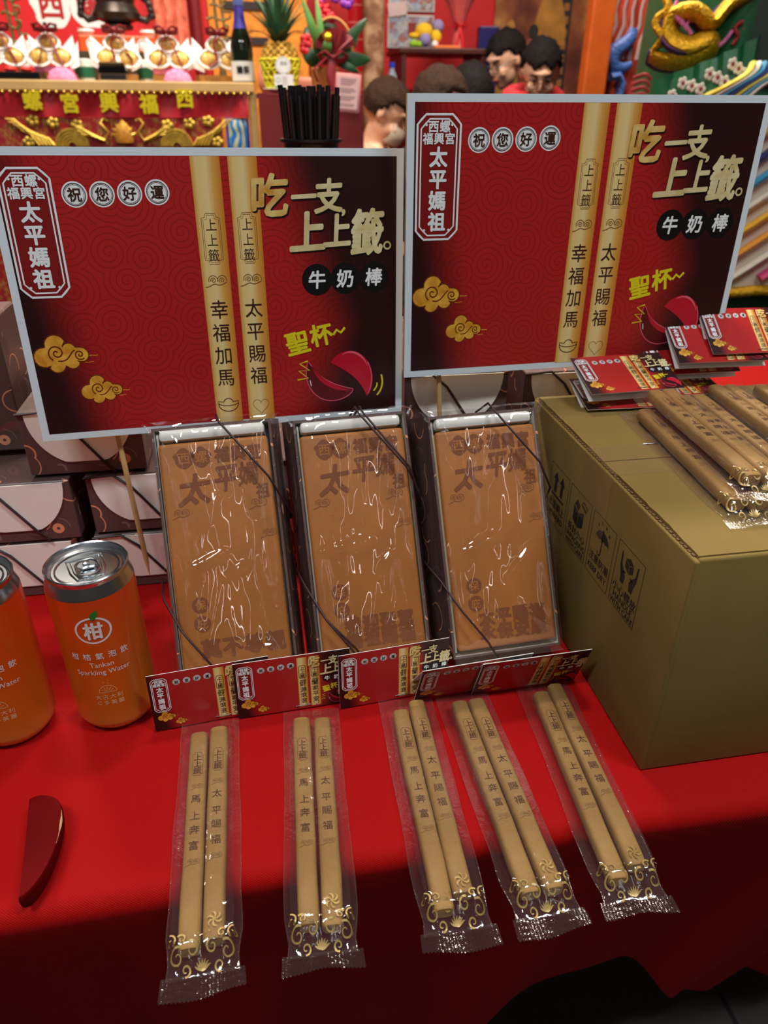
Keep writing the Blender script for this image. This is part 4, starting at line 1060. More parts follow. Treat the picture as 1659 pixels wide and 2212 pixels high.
def embroidery_mat():
    m, nt, bs = new_mat('embroidery_red'); bs.inputs['Roughness'].default_value = .55
    n = noisetex(nt, 34, 4); w = N(nt, 'ShaderNodeTexWave'); w.inputs['Scale'].default_value = 40; w.inputs['Distortion'].default_value = 9; L(nt, coords(nt), w.inputs['Vector'])
    f = ramp(nt, val(nt, 'MULTIPLY', n, val(nt, 'ADD', .72, val(nt, 'MULTIPLY', w.outputs['Fac'], .45))), [(.56, (0, 0, 0)), (.62, (1, 1, 1))])
    L(nt, mixc(nt, f, lin((146, 18, 26)), lin((176, 146, 64))), bs.inputs['Base Color']); bumpit(nt, bs, f, .5, .003); return m
PANEL = embroidery_mat()
b = MB(); b.box(-1.45, -.078, 2.914, 2.920, -.60, .355, PANEL); ep = b.obj('embroidered_panel', al)
b = MB(); b.box(-.066, .016, 2.912, 2.920, -.60, .355, mat('embroidery_blue', (24, 62, 160), .6, var=.3, vscale=25)); bp_ = b.obj('blue_panel', al)
def wave_mat():
    m, nt, bs = new_mat('embroidered_waves'); bs.inputs['Roughness'].default_value = .55
    w = N(nt, 'ShaderNodeTexWave'); w.inputs['Scale'].default_value = 14; w.inputs['Distortion'].default_value = 7; L(nt, coords(nt), w.inputs['Vector'])
    L(nt, ramp(nt, w.outputs['Fac'], [(0, lin((30, 90, 190))), (.4, lin((60, 150, 200))), (.6, lin((40, 130, 70))), (.85, lin((220, 228, 226))), (1, lin((196, 170, 60)))]), bs.inputs['Base Color'])
    return m
b = MB(); b.grid(6, 20, lambda u, v: (-.056 + .062 * u, 2.908 - .006 * math.sin(u * 3.1) * abs(math.sin(v * 22)), .02 + .33 * v), wave_mat()); b.obj('wave_embroidery', bp_, smooth=60)
def dragon_half(s):
    g = MB(); cx = -.415
    def X(x): return cx + s * x
    for r in (.052, .043, .034, .025, .016): g.tube([(X(.175) + r * math.cos(a), 2.908, .266 + r * math.sin(a) * 1.0) for a in [math.pi * i / 14 for i in range(15)]], .0044, GOLD, 6)
    for k in range(5): g.tube([(X(.235 + .012 * k), 2.907, .27), (X(.25 + .014 * k), 2.906, .292 + .004 * k), (X(.30 + .012 * k), 2.907, .300 + .012 * k), (X(.335 + .010 * k), 2.908, .318 + .008 * k)], lambda t: .0055 * (1.1 - .8 * t), GOLD, 6)
    for k in range(4): g.tube([(X(.066 + .012 * k), 2.906, .285 + .004 * k), (X(.10 + .01 * k), 2.905, .300 + .006 * k), (X(.140 + .008 * k), 2.906, .305 + .010 * k)], lambda t: .006 * (1.1 - .7 * t), GOLD, 6)
    g.tube([(X(.062), 2.906, .29), (X(.050), 2.905, .312), (X(.072), 2.905, .338), (X(.060), 2.906, .350), (X(.046), 2.906, .345)], .004, GOLD, 6)
    for bx, bz in ((.15, .332), (.225, .338), (.29, .345), (.315, .280)):
        for k in range(5): g.ball((X(bx + .013 * math.cos(k * 1.26)), 2.909, bz + .009 * math.sin(k * 1.26)), .0095, GOLD, 8, ry=.006)
    return g.obj('gold_dragon_embroidery', ep, smooth=60)
dragon_half(1); dragon_half(-1)
g = MB(); g.lathe([(.030, 0), (.034, .020), (.026, .045), (.010, .062), (.002, .070)], mat('gold_pearl', (206, 140, 50), .4, metal=.4, var=.3, vscale=120), 18, Matrix.Translation((-.415, 2.908, .278)), sy=.35)
for k in range(7): g.tube([(-.415 + .030 * math.cos(.2 + k * .45), 2.905, .296 + .030 * math.sin(.2 + k * .45)), (-.415 + .046 * math.cos(.3 + k * .45), 2.904, .296 + .048 * math.sin(.3 + k * .45))], lambda t: .006 * (1.05 - t), GOLD, 5)
g.obj('flaming_pearl_embroidery', ep, smooth=60)

# red backdrop behind the altar with white brush discs
bd = thing('red_backdrop', 'red backdrop panel behind the altar with white brushed discs', 'backdrop', (0, 0, T))
b = MB(); b.box(-1.7, -.120, 3.70, 3.73, -T, 1.35, mat('backdrop_red', (206, 24, 30), .55, var=.04, vscale=4)); b.obj('panel', bd)
def blot(cx, cz, r, seed): return [(cx + (r + r * .08 * fbm(math.cos(t) * 2 + seed, math.sin(t) * 2) + (r * .05 * math.sin(7 * t + seed))) * math.cos(t), cz + (r * 1.12 + r * .07 * math.sin(5 * t)) * math.sin(t)) for t in (2 * math.pi * i / 44 for i in range(44))]
for cx, cz, r, ch in ((-.735, .742, .075, '西'), (-.585, .752, .080, '螺')):
    g = MB(); g.flat(blot(cx, cz, r, cx * 9), 0, P_WHITE)
    if ch == '西': g.flat([(cx - .045, cz - .06), (cx - .03, cz - .06), (cx - .026, cz - .1), (cx - .04, cz - .108)], 0, P_WHITE)
    write(g, ch, cx, cz + .002, .105, mat('backdrop_character_red', (170, 24, 28), .6), .001, .03)
    upright(g, 3.699).obj('brushed_disc', bd)
b = MB(); b.box(-.115, .30, 3.72, 3.75, -T, 1.35, mat('orange_hanging', (214, 130, 34), .6, var=.35, vscale=14)); tag(b.obj('orange_hanging', None, (0, 0, T)), 'orange and gold patterned hanging behind the sake bottle', 'hanging')
for z in (.62, .745, .80):
    dk = MB(); dk.box(-.05, .13, 3.712, 3.719, z, z + .028, mat('hanging_black_band', (40, 26, 22), .6)); dk.obj('dark_band', bpy.data.objects['orange_hanging'])
b = MB(); b.tube([(-.165, 3.66, -T), (-.165, 3.66, .5), (-.165, 3.66, 1.2)], .022, mat('dark_red_post', (110, 14, 22), .5), 12); tag(b.obj('curtain_post', None, (0, 0, T), smooth=60), 'dark red post between the backdrop and the orange hanging', 'post')
b = MB(); b.grid(16, 10, lambda u, v: (-.33 + .135 * u, 3.655 - .012 * math.sin(u * 20), .60 + .4 * v), mat('sheer_tassel', (226, 120, 96), .4, var=.4, vscale=40)); tag(b.obj('beaded_hanging', None, (0, 0, T), smooth=60), 'glittering red beaded hanging right of the incense burner', 'hanging')

# incense burner on its tiered stand
st = thing('burner_stand', 'orange tiered stand with white medallions under the incense burner', 'stand', (-.437, 3.32, T + .4635))
OR = mat('stand_orange', (206, 84, 30), .4, var=.1, vscale=20)
b = MB(); b.box(-.15, .15, -.075, .075, 0, .075, mat('stand_dark', (60, 42, 30), .5), .004); b.obj('lower_tier', st)
b = MB(); b.box(-.16, .16, -.08, .08, .0755, .094, mat('stand_white', (226, 220, 214), .4), .004); b.obj('white_tier', st)
b = MB(); b.box(-.135, .135, -.07, .07, .0945, .150, OR, .006); b.obj('orange_tier', st)
for x in (-.09, .09):
    b = MB(); b.disc(0, 0, .019, 0, P_WHITE, 20); b.ring(0, 0, .012, .015, .0006, OR, 20); upright(b, 0).obj('medallion', st, (x, -.0712, .122))
for x in (-.11, 0, .11):
    b = MB(); b.lathe([(.020, 0), (.030, .012), (.027, .018), (.030, .021)], P_WHITE, 18, Matrix.Translation((x, -.03, .1505))); b.obj('cup', st, smooth=40)
ib = thing('incense_burner', 'dark bronze incense burner with two scrolled handles', 'incense burner', (-.437, 3.345, T + .6365))
b = MB(); b.lathe([(.050, 0), (.055, .012), (.046, .020), (.078, .032), (.086, .050), (.076, .068), (.068, .080), (.074, .098), (.084, .112), (.082, .118), (.072, .118), (.060, .10)], BRONZE, 36); b.obj('bowl', ib, smooth=40)
for s in (-1, 1):
    h = MB(); h.tube([(s * .070, 0, .040), (s * .105, 0, .030), (s * .128, 0, .052), (s * .122, 0, .085), (s * .100, 0, .098), (s * .104, 0, .120), (s * .125, 0, .124), (s * .132, 0, .110)], lambda t: .013 - .005 * t, BRONZE, 8)
    for k in range(5): h.ball((s * (.128 - .004 * k), 0, .045 + .018 * k), .013, BRONZE, 8)
    h.obj('scrolled_handle', ib, smooth=60)
# bronze character-shaped candle stands
def scroll_stand(label, x, seed):
    t = thing('scrolled_candlestick', label, 'candlestick', (x, 3.3, T + .4635))
    br = mat('old_brass', (120, 104, 66), .45, metal=.6, var=.25, vscale=40)
    b = MB(); b.lathe([(.045, 0), (.045, .010), (.016, .022), (.012, .05), (.020, .07)], br, 20); b.obj('foot', t, smooth=40)
    b = MB()
    for k in range(5):
        z = .085 + .042 * k; w = .034 + .010 * math.sin(k * 2 + seed)
        b.tube([(-w, 0, z), (-w * .4, 0, z + .006), (w * .3, 0, z - .004), (w, 0, z + .004), (w * 1.1, 0, z + .022), (w * .5, 0, z + .024)], .0055, br, 6)
    b.tube([(-.010, 0, .06), (-.006, 0, .16), (-.012, 0, .29)], .006, br, 6); b.tube([(.018, 0, .06), (.020, 0, .18), (.012, 0, .28)], .0055, br, 6)
    b.obj('scrollwork', t, smooth=60)
scroll_stand('brass scrolled candlestick at the left end of the altar', -.800, 0); scroll_stand('brass scrolled candlestick behind the sake bottle', -.066, 2)

# wrapped fruit gifts with burgundy bows
RIB = mat('burgundy_ribbon', (128, 12, 30), .45); FRU = mat('golden_candied_fruit', (222, 176, 88), .35, var=.45, vscale=70); PAPER = mat('white_tissue', (236, 226, 226), .6); CUP = mat('white_paper_cup', (240, 234, 228), .45); GBASE = mat('gold_base', (190, 140, 70), .5, var=.2, vscale=30); PINK = mat('pink_shred', (236, 130, 170), .7, var=.35, vscale=60, bump=1.0, bscale=120, bdist=.004)
def heart_cup(mb, cx, cz, r, y, tilt):
    o = [(cx + r * (math.cos(a) * (1 + .18 * math.cos(a * 2 + tilt))), cz + r * .86 * math.sin(a) - .12 * r * abs(math.cos(a))) for a in (2 * math.pi * i / 26 for i in range(26))]
    i_ = [(cx + (x - cx) * .80, cz + (z - cz) * .80) for x, z in o]
    M = M2(y); n = len(o)
    mb.add([(x, z, 0) for x, z in o] + [(x, z, .010) for x, z in o] + [(x, z, .010) for x, z in i_] + [(x, z, .002) for x, z in i_], [(k, (k + 1) % n, n + (k + 1) % n, n + k) for k in range(n)] + [(n + k, n + (k + 1) % n, 2 * n + (k + 1) % n, 2 * n + k) for k in range(n)] + [(2 * n + k, 2 * n + (k + 1) % n, 3 * n + (k + 1) % n, 3 * n + k) for k in range(n)], CUP, M)
    mb.add([(x, z, 0) for x, z in o], [tuple(range(n - 1, -1, -1))], CUP, M)
def fruit_gift(label, x, z0, var):
    t = thing('fruit_gift', label, 'fruit gift', (x, 3.06, T + .4635), (0, 0, rad(var * 4)), 'wrapped fruit gifts along the altar')
    b = MB(); b.box(-.062, .062, -.045, .045, 0, .022, GBASE, .003); b.obj('base', t)
    if var in (0, 1, 3):
        b = MB(); b.box(-.060, .060, -.05, .02, .0225, .042, PINK, .008, 2); b.obj('pink_cushion', t, smooth=60)
    for cx, cz, r in ((-.036, .068, .037), (.036, .068, .037), (.0, .112, .034)):
        c = MB(); heart_cup(c, 0, 0, r, 0, 0); co = c.obj('paper_cup', t, (cx, -.044 if cz < .1 else -.034, cz), (rad(-18), 0, 0), smooth=30)
        f = MB(); f.lathe([(r * .78, 0), (r * .7, .006), (r * .4, .011), (.001, .012)], FRU, 18, M2(-.003), sy=.82); f.obj('candied_fruit', co, smooth=50)
    for s in (-1, 1):
        b = MB(); b.add([(s * .045, -.02, .03), (s * .080, .0, .045), (s * .072, .008, .135), (s * .038, .01, .105)], [(0, 1, 2, 3)], PAPER); b.add([(s * .046, -.0205, .03), (s * .081, .0005, .045), (s * .085, .018, .12), (s * .05, .03, .08)], [(0, 1, 2, 3)], PAPER); b.obj('tissue_sheet', t)
    r = MB()
    for s in (-1, 1):
        r.tube([(0, -.052, .148), (s * .020, -.056, .162), (s * .036, -.052, .158), (s * .034, -.050, .146), (s * .012, -.054, .144), (0, -.052, .148)], .0085, RIB, 8, flat=.45)
        r.tube([(0, -.053, .146), (s * .018, -.060, .110), (s * .030 + .004 * var, -.064, .066), (s * .042, -.066, .048)], .0062, RIB, 8, flat=.3)
    r.ball((0, -.055, .149), .009, RIB, 10); r.obj('ribbon_bow', t, smooth=60)
for k, (x, lb) in enumerate(((-.790, 'wrapped fruit gift at the left edge of the altar'), (-.630, 'wrapped fruit gift below the brushed disc, on a pink cushion'), (-.425, 'wrapped fruit gift in front of the incense burner, behind the silver box'), (-.243, 'wrapped fruit gift between the burner and the sake bottle'), (-.088, 'wrapped fruit gift half hidden by the sake bottle'))): fruit_gift(lb, x, 0, (2, 0, 4, 1, 5)[k])
for x, lb in ((-.595, 'pink shredded paper heap beside the black tray'), (-.215, 'pink shredded paper heap on the right half of the altar')):
    b = MB(); b.grid(22, 12, lambda u, v: (.048 * math.cos(2 * math.pi * u) * math.cos(v * 1.57) * (1 + .12 * fbm(u * 9, v * 5)), .026 * math.sin(2 * math.pi * u) * math.cos(v * 1.57), .036 * math.sin(v * 1.57) * (1 + .25 * fbm(u * 8, v * 8, x))), PINK)
    tag(b.obj('shredded_paper', None, (x, 2.968, T + .4638), smooth=80), lb, 'shredded paper', kind='stuff')
sx_ = thing('silver_box', 'small silver and gold mirrored box on the altar front', 'box', (-.424, 2.955, T + .4635))
b = MB(); b.box(-.042, .042, -.025, .025, 0, .018, mat('mirror_silver', (170, 172, 176), .18, metal=1), .002); b.obj('lower_block', sx_)
b = MB(); b.box(-.044, .044, -.026, .026, .0185, .042, mat('mirror_dark', (96, 98, 104), .15, metal=1), .002); b.obj('middle_block', sx_)
b = MB(); b.box(-.042, .042, -.025, .025, .0425, .054, mat('mirror_gold', (206, 180, 130), .2, metal=1), .003); b.obj('lid', sx_)
tr_ = thing('black_tray', 'black lacquer tray with red blocks on the altar corner', 'tray', (-.80, 2.965, T + .4635))
b = MB(); b.box(-.16, .145, -.045, .04, 0, .022, mat('black_lacquer', (14, 14, 18), .25), .003); b.obj('tray', tr_)
for x in (.045, .095):
    b = MB(); b.ball((x, 0, .030), .020, mat('red_lacquer_block', (216, 40, 34), .4), 12, rz=.009); b.obj('red_block', tr_, smooth=60)
for x, lb in ((-.548, 'green labelled jar between the fruit gifts, left one'), (-.335, 'green labelled jar between the fruit gifts, right one')):
    j = thing('glass_jar', lb, 'jar', (x, 3.13, T + .4635))
    b = MB(); b.lathe([(.030, 0), (.032, .006), (.032, .065), (.028, .072)], mat('jar_label', (206, 214, 206), .4, var=.2, vscale=60), 20); b.obj('jar', j, smooth=40)
    b = MB(); b.lathe([(.0335, .012), (.0335, .045)], mat('jar_green', (26, 96, 66), .4), 20, cap=False); b.obj('green_band', j); b = MB(); b.lathe([(.031, .0722), (.031, .090), (.028, .092)], mat('jar_lid', (60, 56, 40), .35), 20); b.obj('lid', j, smooth=40)

# sake bottle
sk = thing('sake_bottle', 'dark sake bottle with a blue wrapped neck and white label', 'bottle', (.010, 2.950, T + .4635))
b = MB(); b.lathe([(.036, 0), (.038, .006), (.038, .105), (.033, .130), (.022, .160), (.0165, .185), (.0150, .210)], mat('bottle_glass', (18, 26, 16), .08, coat=.6), 28); b.obj('glass', sk, smooth=40)
b = MB(); b.lathe([(.0235, .1560), (.0185, .180), (.0165, .205), (.0160, .2200)], mat('purple_wrap', (58, 50, 140), .4, var=.3, vscale=60), 24, cap=False); b.obj('neck_wrap', sk, smooth=40)
b = MB(); b.lathe([(.0165, .2195), (.0170, .221), (.0165, .2480), (.001, .2485)], mat('blue_cap', (94, 110, 176), .4), 24); b.obj('cap', sk, smooth=40)
b = MB(); b.lathe([(.0384, .004), (.0384, .062)], mat('bottle_label', (226, 226, 220), .5), 28, cap=False); bl_ = b.obj('label', sk, smooth=60)
p = MB(); write(p, '獺祭', 0, .036, .026, P_BLACK, 0, .03, adv=.92, sx=.9)
p = warped(p, lambda x, y, z: (.0388 * math.sin(x / .0388), -.0388 * math.cos(x / .0388), y), [i * .005 - .03 for i in range(13)]); p.obj('label_character', bl_)

# ------------------------------------------------------------------ side table with pineapple and flower basket
DRED = mat('dark_red_cloth', (110, 18, 22), .8, var=.08, vscale=10)
sd = thing('side_table', 'side table under a dark red cloth beside the altar', 'table', (0, 0, T))
b = MB(); b.grid(26, 10, lambda u, v: (.052 + .358 * u, 2.80 - .008 * math.sin(u * 30) * v, .431 - (.431 + T - .02) * v), DRED); b.box(.052, .41, 2.80, 3.23, .418, .4315, DRED, .003); b.grid(16, 8, lambda u, v: (.41 + .006 * math.sin(u * 22) * v, 2.80 + .43 * u, .431 - (.431 + T - .02) * v), DRED); b.obj('cloth', sd, smooth=60)
b = MB(); b.box(.07, .39, 2.83, 3.21, -T, .416, wood); b.obj('table_body', sd)
LEAFP = mat('pineapple_leaf', (62, 104, 74), .55, var=.3, vscale=12); PSKIN = mat('pineapple_skin', (196, 150, 50), .55, var=.3, vscale=50, bump=.8, bscale=90, bdist=.003); NET = mat('yellow_foam_net', (226, 224, 40), .6)
pa = thing('pineapple', 'pineapple in a yellow foam net with two tags, on a plate', 'pineapple', (.139, 2.95, T + .4475))
b = MB(); b.lathe([(.030, 0), (.050, .012), (.058, .045), (.060, .080), (.054, .112), (.036, .132), (.010, .138)], PSKIN, 28); b.obj('fruit', pa, smooth=60)
for r_ in range(6):
    for k in range(13): 
        a = k * .4833 + r_ * .24; z = .080 + r_ * .010; rr = (.060, .0592, .0575, .0550, .0500, .0420)[r_]
        e_ = MB() if (r_ == 0 and k == 0) else None
        if e_ is not None: e_.lathe([(.0085, 0), (.006, .003), (.0015, .0065)], PSKIN, 6); eye_me = e_.mesh('fruit_eye', 30)
        o_ = put('fruit_eye', eye_me, pa, (rr * math.cos(a), rr * math.sin(a), z)); o_.rotation_euler = (0, rad(82), a)
b = MB()
for d in (1, -1):
    for k in range(16): b.tube([((.052 + .017 * (i / 7) ** .8) * math.cos(k * .3927 + d * i * .12), (.052 + .017 * (i / 7) ** .8) * math.sin(k * .3927 + d * i * .12), .003 + .082 * i / 7) for i in range(8)], .0032, NET, 5)
for z in (.003, .030, .058, .085): b.tube([((.051 + .018 * (z / .085) ** .8) * math.cos(a), (.051 + .018 * (z / .085) ** .8) * math.sin(a), z + .003 * math.sin(a * 16)) for a in (2 * math.pi * i / 40 for i in range(40))], .0032, NET, 5, True)
b.obj('foam_net', pa, smooth=60)
leaf_n = 0
for ring_, (n_, l_, tl) in enumerate(((9, .10, 62), (10, .14, 44), (10, .18, 28), (8, .20, 14), (5, .21, 5))):
    for k in range(n_):
        a = 2 * math.pi * k / n_ + ring_ * .5; lf = MB(); t_ = rad(tl + random.uniform(-6, 6))
        pts = [(math.sin(t_ * (.5 + .7 * i / 6)) * l_ * i / 6, l_ * math.cos(t_ * (.5 + .6 * i / 6)) * i / 6) for i in range(7)]
        w_ = [.010, .012, .011, .009, .007, .004, .0006]
        vs = []
        for (r_, z_), ww in zip(pts, w_): vs += [(.012 + r_, -ww, .130 + z_), (.012 + r_ - .003, 0, .130 + z_ - .002), (.012 + r_, ww, .130 + z_)]
        lf.add(vs, [(3 * i + j, 3 * i + j + 1, 3 * i + j + 4, 3 * i + j + 3) for i in range(6) for j in (0, 1)], LEAFP)
        lf.obj('crown_leaf', pa, (0, 0, 0), (0, 0, a), smooth=80)
tg = MB(); tg.disc(0, 0, .026, 0, P_WHITE, 28); tg.ring(0, 0, .022, .0228, .0004, mat('tag_grey', (150, 160, 150), .6), 28); write(tg, '鳳梨', .002, .006, .012, mat('tag_ink', (90, 104, 92), .6), .0004, 0); upright(tg, 0).obj('round_tag', pa, (.006, -.076, .066))
tg = MB(); tg.flat([(-.032, -.020), (.032, -.020), (.032, .020), (-.032, .020)], 0, P_WHITE); tg.ring(-.019, .003, .006, .0075, .0004, mat('tag_green', (70, 170, 110), .6), 18)
for k in range(4): tg.line([(-.006, .012 - k * .007), (.012, .012 - k * .007)], .0016, .0004, mat('tag_grey', (150, 160, 150), .6))
tg.flat([(-.032, -.020), (0, -.020), (0, -.016), (-.032, -.014)], .0005, mat('tag_green', (70, 170, 110), .6)); upright(tg, 0).obj('square_tag', pa, (.006, -.077, .020))
pt_ = MB(); pt_.lathe([(.030, 0), (.034, .003), (.062, .009), (.066, .012), (.064, .0135), (.034, .007), (.001, .0065)], mat('white_porcelain', (226, 222, 216), .25), 32, cap=False); tag(pt_.obj('plate', None, (.139, 2.95, T + .4330), smooth=50), 'white plate under the pineapple', 'plate')
pk = MB(); pk.lathe([(.062, 0), (.075, .02), (.078, .06), (.066, .10), (.05, .11)], mat('peach_ceramic', (232, 150, 128), .35), 28); tag(pk.obj('peach_pot', None, (.140, 3.125, T + .4322), smooth=50), 'peach coloured pot behind the pineapple', 'pot')
pk = MB(); pk.box(-.06, .06, -.02, .02, 0, .055, mat('peach_ceramic', (232, 150, 128), .35), .015, 3); tag(pk.obj('peach_box', None, (.235, 3.12, T + .4322), smooth=50), 'peach coloured box between the pineapple and the basket', 'box')
WICK = mat('wicker', (190, 130, 66), .6, var=.2, vscale=60); DLEAF = mat('dark_leaf', (26, 66, 34), .4, var=.25, vscale=10); LLEAF = mat('light_leaf', (86, 136, 60), .45, var=.25, vscale=10); BURG = mat('burgundy_paper', (120, 8, 24), .5); REDR = mat('red_petals', (214, 22, 36), .5); ORCH = mat('purple_orchid', (130, 40, 160), .5)
fb = thing('flower_basket', 'wicker flower basket with burgundy bow, dark leaves and a gold ball', 'flower basket', (.292, 2.94, T + .4318))
b = MB(); 
for k in range(10): b.tube([((.036 + .013 * (k / 9)) * math.cos(a), (.036 + .013 * (k / 9)) * math.sin(a), .004 + k * .0078) for a in (2 * math.pi * i / 26 for i in range(26))], .0042, WICK, 5, True)
for k in range(16): b.tube([(.038 * math.cos(k * .3927), .038 * math.sin(k * .3927), .0), (.050 * math.cos(k * .3927), .050 * math.sin(k * .3927), .080)], .0030, WICK, 5)
b.obj('wicker_bowl', fb, smooth=60)
b = MB(); b.tube([(-.045, 0, .07)] + [(.030 + .072 * math.cos(math.pi - a), 0, .13 + .095 * math.sin(a)) for a in [math.pi * i / 14 for i in range(15)]] + [(.09, 0, .07)], .0052, WICK, 7); b.obj('handle', fb, smooth=60)
def big_leaf(parent, base, tip, w, m, bend=.02, nm='leaf'):
    A, B = Vector(base), Vector(tip); d = B - A; s = d.cross(Vector((0, 1, 0))).normalized(); up = Vector((0, -1, 0)); n = 8; vs = []
    for i in range(n + 1):
        t = i / n; c = A + d * t + up * (bend * math.sin(math.pi * t)); ww = w * math.sin(math.pi * min(.98, t * .9 + .06)) ** .8
        vs += [c - s * ww, c + up * .004, c + s * ww]
    l = MB(); l.add(vs, [(3 * i + j, 3 * i + j + 1, 3 * i + j + 4, 3 * i + j + 3) for i in range(n) for j in (0, 1)], m); return l.obj(nm, parent, smooth=80)
for bs, tp_, w_, m_ in (((0, 0, .09), (-.070, -.02, .272), .014, LLEAF), ((.0, 0, .09), (-.02, .02, .29), .011, LLEAF), ((.03, 0, .10), (.16, -.02, .105), .024, DLEAF), ((.03, 0, .11), (.150, .0, .225), .018, DLEAF), ((.04, .02, .10), (.125, .04, .20), .030, DLEAF), ((-.02, .03, .09), (-.055, .05, .20), .028, DLEAF), ((.0, .03, .09), (.03, .06, .25), .034, DLEAF), ((-.02, .0, .08), (-.075, -.01, .135), .024, DLEAF), ((.03, -.02, .10), (.115, -.05, .065), .013, DLEAF), ((0, -.02, .10), (.012, -.04, .17), .016, LLEAF)): big_leaf(fb, bs, tp_, w_, m_)
b = MB(); b.ball((.010, -.045, .165), .016, mat('gold_foil', (226, 200, 40), .15, metal=.8, bump=1, bscale=160, bdist=.004), 12); b.obj('gold_ball', fb, smooth=30)
b = MB()
for k in range(9):
    a = rad(20 + k * 16); b.add([(.035, -.04, .12), (.035 + .075 * math.cos(a), -.045 - .01 * (k % 2), .12 + .075 * math.sin(a)), (.035 + .073 * math.cos(a + .30), -.045 + .01 * (k % 2), .12 + .073 * math.sin(a + .30))], [(0, 1, 2)], BURG)
b.obj('paper_fan', fb)
b = MB()
for s in (-1, 1): b.tube([(.025, -.055, .105), (.025 + s * .03, -.06, .125), (.025 + s * .048, -.058, .112), (.025 + s * .03, -.056, .098), (.025, -.055, .105)], .011, BURG, 8, flat=.4)
b.tube([(.025, -.056, .105), (.015, -.066, .060), (.03, -.066, .012)], .015, BURG, 8, flat=.25); b.tube([(-.0, -.056, .105), (-.045, -.062, .070), (-.03, -.062, .035)], .013, BURG, 8, flat=.25); b.obj('ribbon_bow', fb, smooth=60)
for x, y, z, m_, r_ in ((-.060, .0, .155, REDR, .020), (-.066, -.01, .135, REDR, .018), (.0, .03, .235, REDR, .015), (.018, .03, .25, REDR, .014), (.03, .02, .225, REDR, .015), (-.01, .02, .262, REDR, .013), (.085, .03, .275, ORCH, .022), (.045, .03, .285, ORCH, .016), (-.005, .04, .28, ORCH, .015)):
    f = MB()
    for k in range(5): f.ball((x + r_ * .6 * math.cos(k * 1.257), y - .003 * k, z + r_ * .6 * math.sin(k * 1.257)), r_ * .62, m_, 8, ry=r_ * .3)
    f.obj('blossom', fb, smooth=60)
sg = thing('pink_notice', 'pink notice in a clear holder hanging at the corner of the side table', 'notice', (.352, 2.772, T + .433), (rad(2), rad(4.5), 0))
b = MB(); b.box(-.043, .043, -.003, .003, -.057, .057, mat('pink_acrylic', (226, 156, 156), .25, coat=.5), .004, 2); b.obj('holder', sg, smooth=40)
b = MB(); b.flat([(-.034, -.046), (.034, -.046), (.034, .047), (-.034, .047)], 0, mat('pink_paper', (236, 196, 196), .5)); ppr = upright(b, -.0034).obj('paper', sg)
b = MB(); ink = mat('notice_ink', (150, 110, 116), .6)
for k in range(15):
    if k in (4, 8, 12): continue
    y = .041 - k * .0056; b.line([(-.027, y), (.027 - (.016 if k in (3, 7, 11) else .003 * (k % 3)), y)], .0020, 0, ink)
upright(b, -.0038).obj('text_lines', ppr)

# black straws in their holder, standing on two gift boxes on the display table
put_box('closed gift box at the bottom under the straw holder', .076, .905, .0006, 90); put_box('closed gift box carrying the straw holder', .076, .905, H1 + .0008, 90)
hs = thing('straw_holder', 'black straw holder cup behind the left poster', 'holder', (.080, 1.0 - .0, T + 2 * H1 + .003))
BLKP = mat('black_plastic', (20, 20, 24), .3)
sb_ = bpy.data.objects
b = MB(); b.lathe([(.030, 0), (.031, .004), (.034, .235), (.039, .237), (.039, .240), (.032, .240), (.029, .006), (.001, .006)], BLKP, 28, cap=False); b.obj('cup', hs, smooth=40)
st_me = MB(); st_me.lathe([(.0031, 0), (.0031, .20)], mat('black_straw', (24, 24, 30), .25), 8, cap=False); st_me.lathe([(.0026, .20), (.0026, 0)], mat('black_straw', (24, 24, 30), .25), 8, cap=False); st_me = st_me.mesh('black_straw', 60)
_rg = [(0, 0)] + [(.0072 * math.cos(k * 1.047), .0072 * math.sin(k * 1.047)) for k in range(6)] + [(.0142 * math.cos(k * .5236 + .2), .0142 * math.sin(k * .5236 + .2)) for k in range(12)] + [(.0212 * math.cos(k * .349 + .1), .0212 * math.sin(k * .349 + .1)) for k in range(18)]
for k, (x, y) in enumerate(_rg):
    o = put('black_straw', st_me, None, (.080 + x * 1.0, 1.0 + y, T + 2 * H1 + .003 + .0915 + .006 * math.sin(k * 5)), (-y * 3.2, x * 3.2, 0))
    tag(o, 'thin black straw in the holder behind the left poster', 'straw', 'black straws in the holder')

# ------------------------------------------------------------------ pillars, shelf, pictures at the back
def carved_mat():
    m, nt, bs = new_mat('carved_pillar_wood'); bs.inputs['Roughness'].default_value = .6
    n = noisetex(nt, 9, 6); L(nt, ramp(nt, n, [(.25, lin((58, 36, 30))), (.45, lin((120, 78, 50))), (.6, lin((176, 140, 110))), (.75, lin((150, 88, 36)))]), bs.inputs['Base Color']); bumpit(nt, bs, noisetex(nt, 14, 5), .8, .01)
    return m
b = MB(); b.grid(18, 50, lambda u, v: (.590 + (.048 + .006 * fbm(u * 5, v * 14)) * math.sin((u - .5) * 6.28), 3.72 - (.048 + .006 * fbm(u * 5, v * 14)) * math.cos((u - .5) * 6.28), -T + 3.0 * v * .999), carved_mat()); tag(b.obj('carved_pillar', None, (0, 0, T), smooth=60), 'brown carved pillar between the side table and the red wall', 'pillar')
b = MB(); b.lathe([(.038, 0), (.038, 2.98)], mat('red_lacquer', (196, 26, 38), .3), 24); 
for k in range(12): b.lathe([(.0385, .95 + k * .065), (.0385, .956 + k * .065)], mat('red_lacquer_light', (220, 110, 104), .4), 24, cap=False)
tag(b.obj('red_pole', None, (.540, 3.90, 0), smooth=60), 'glossy red round pole behind the flower basket', 'pole')
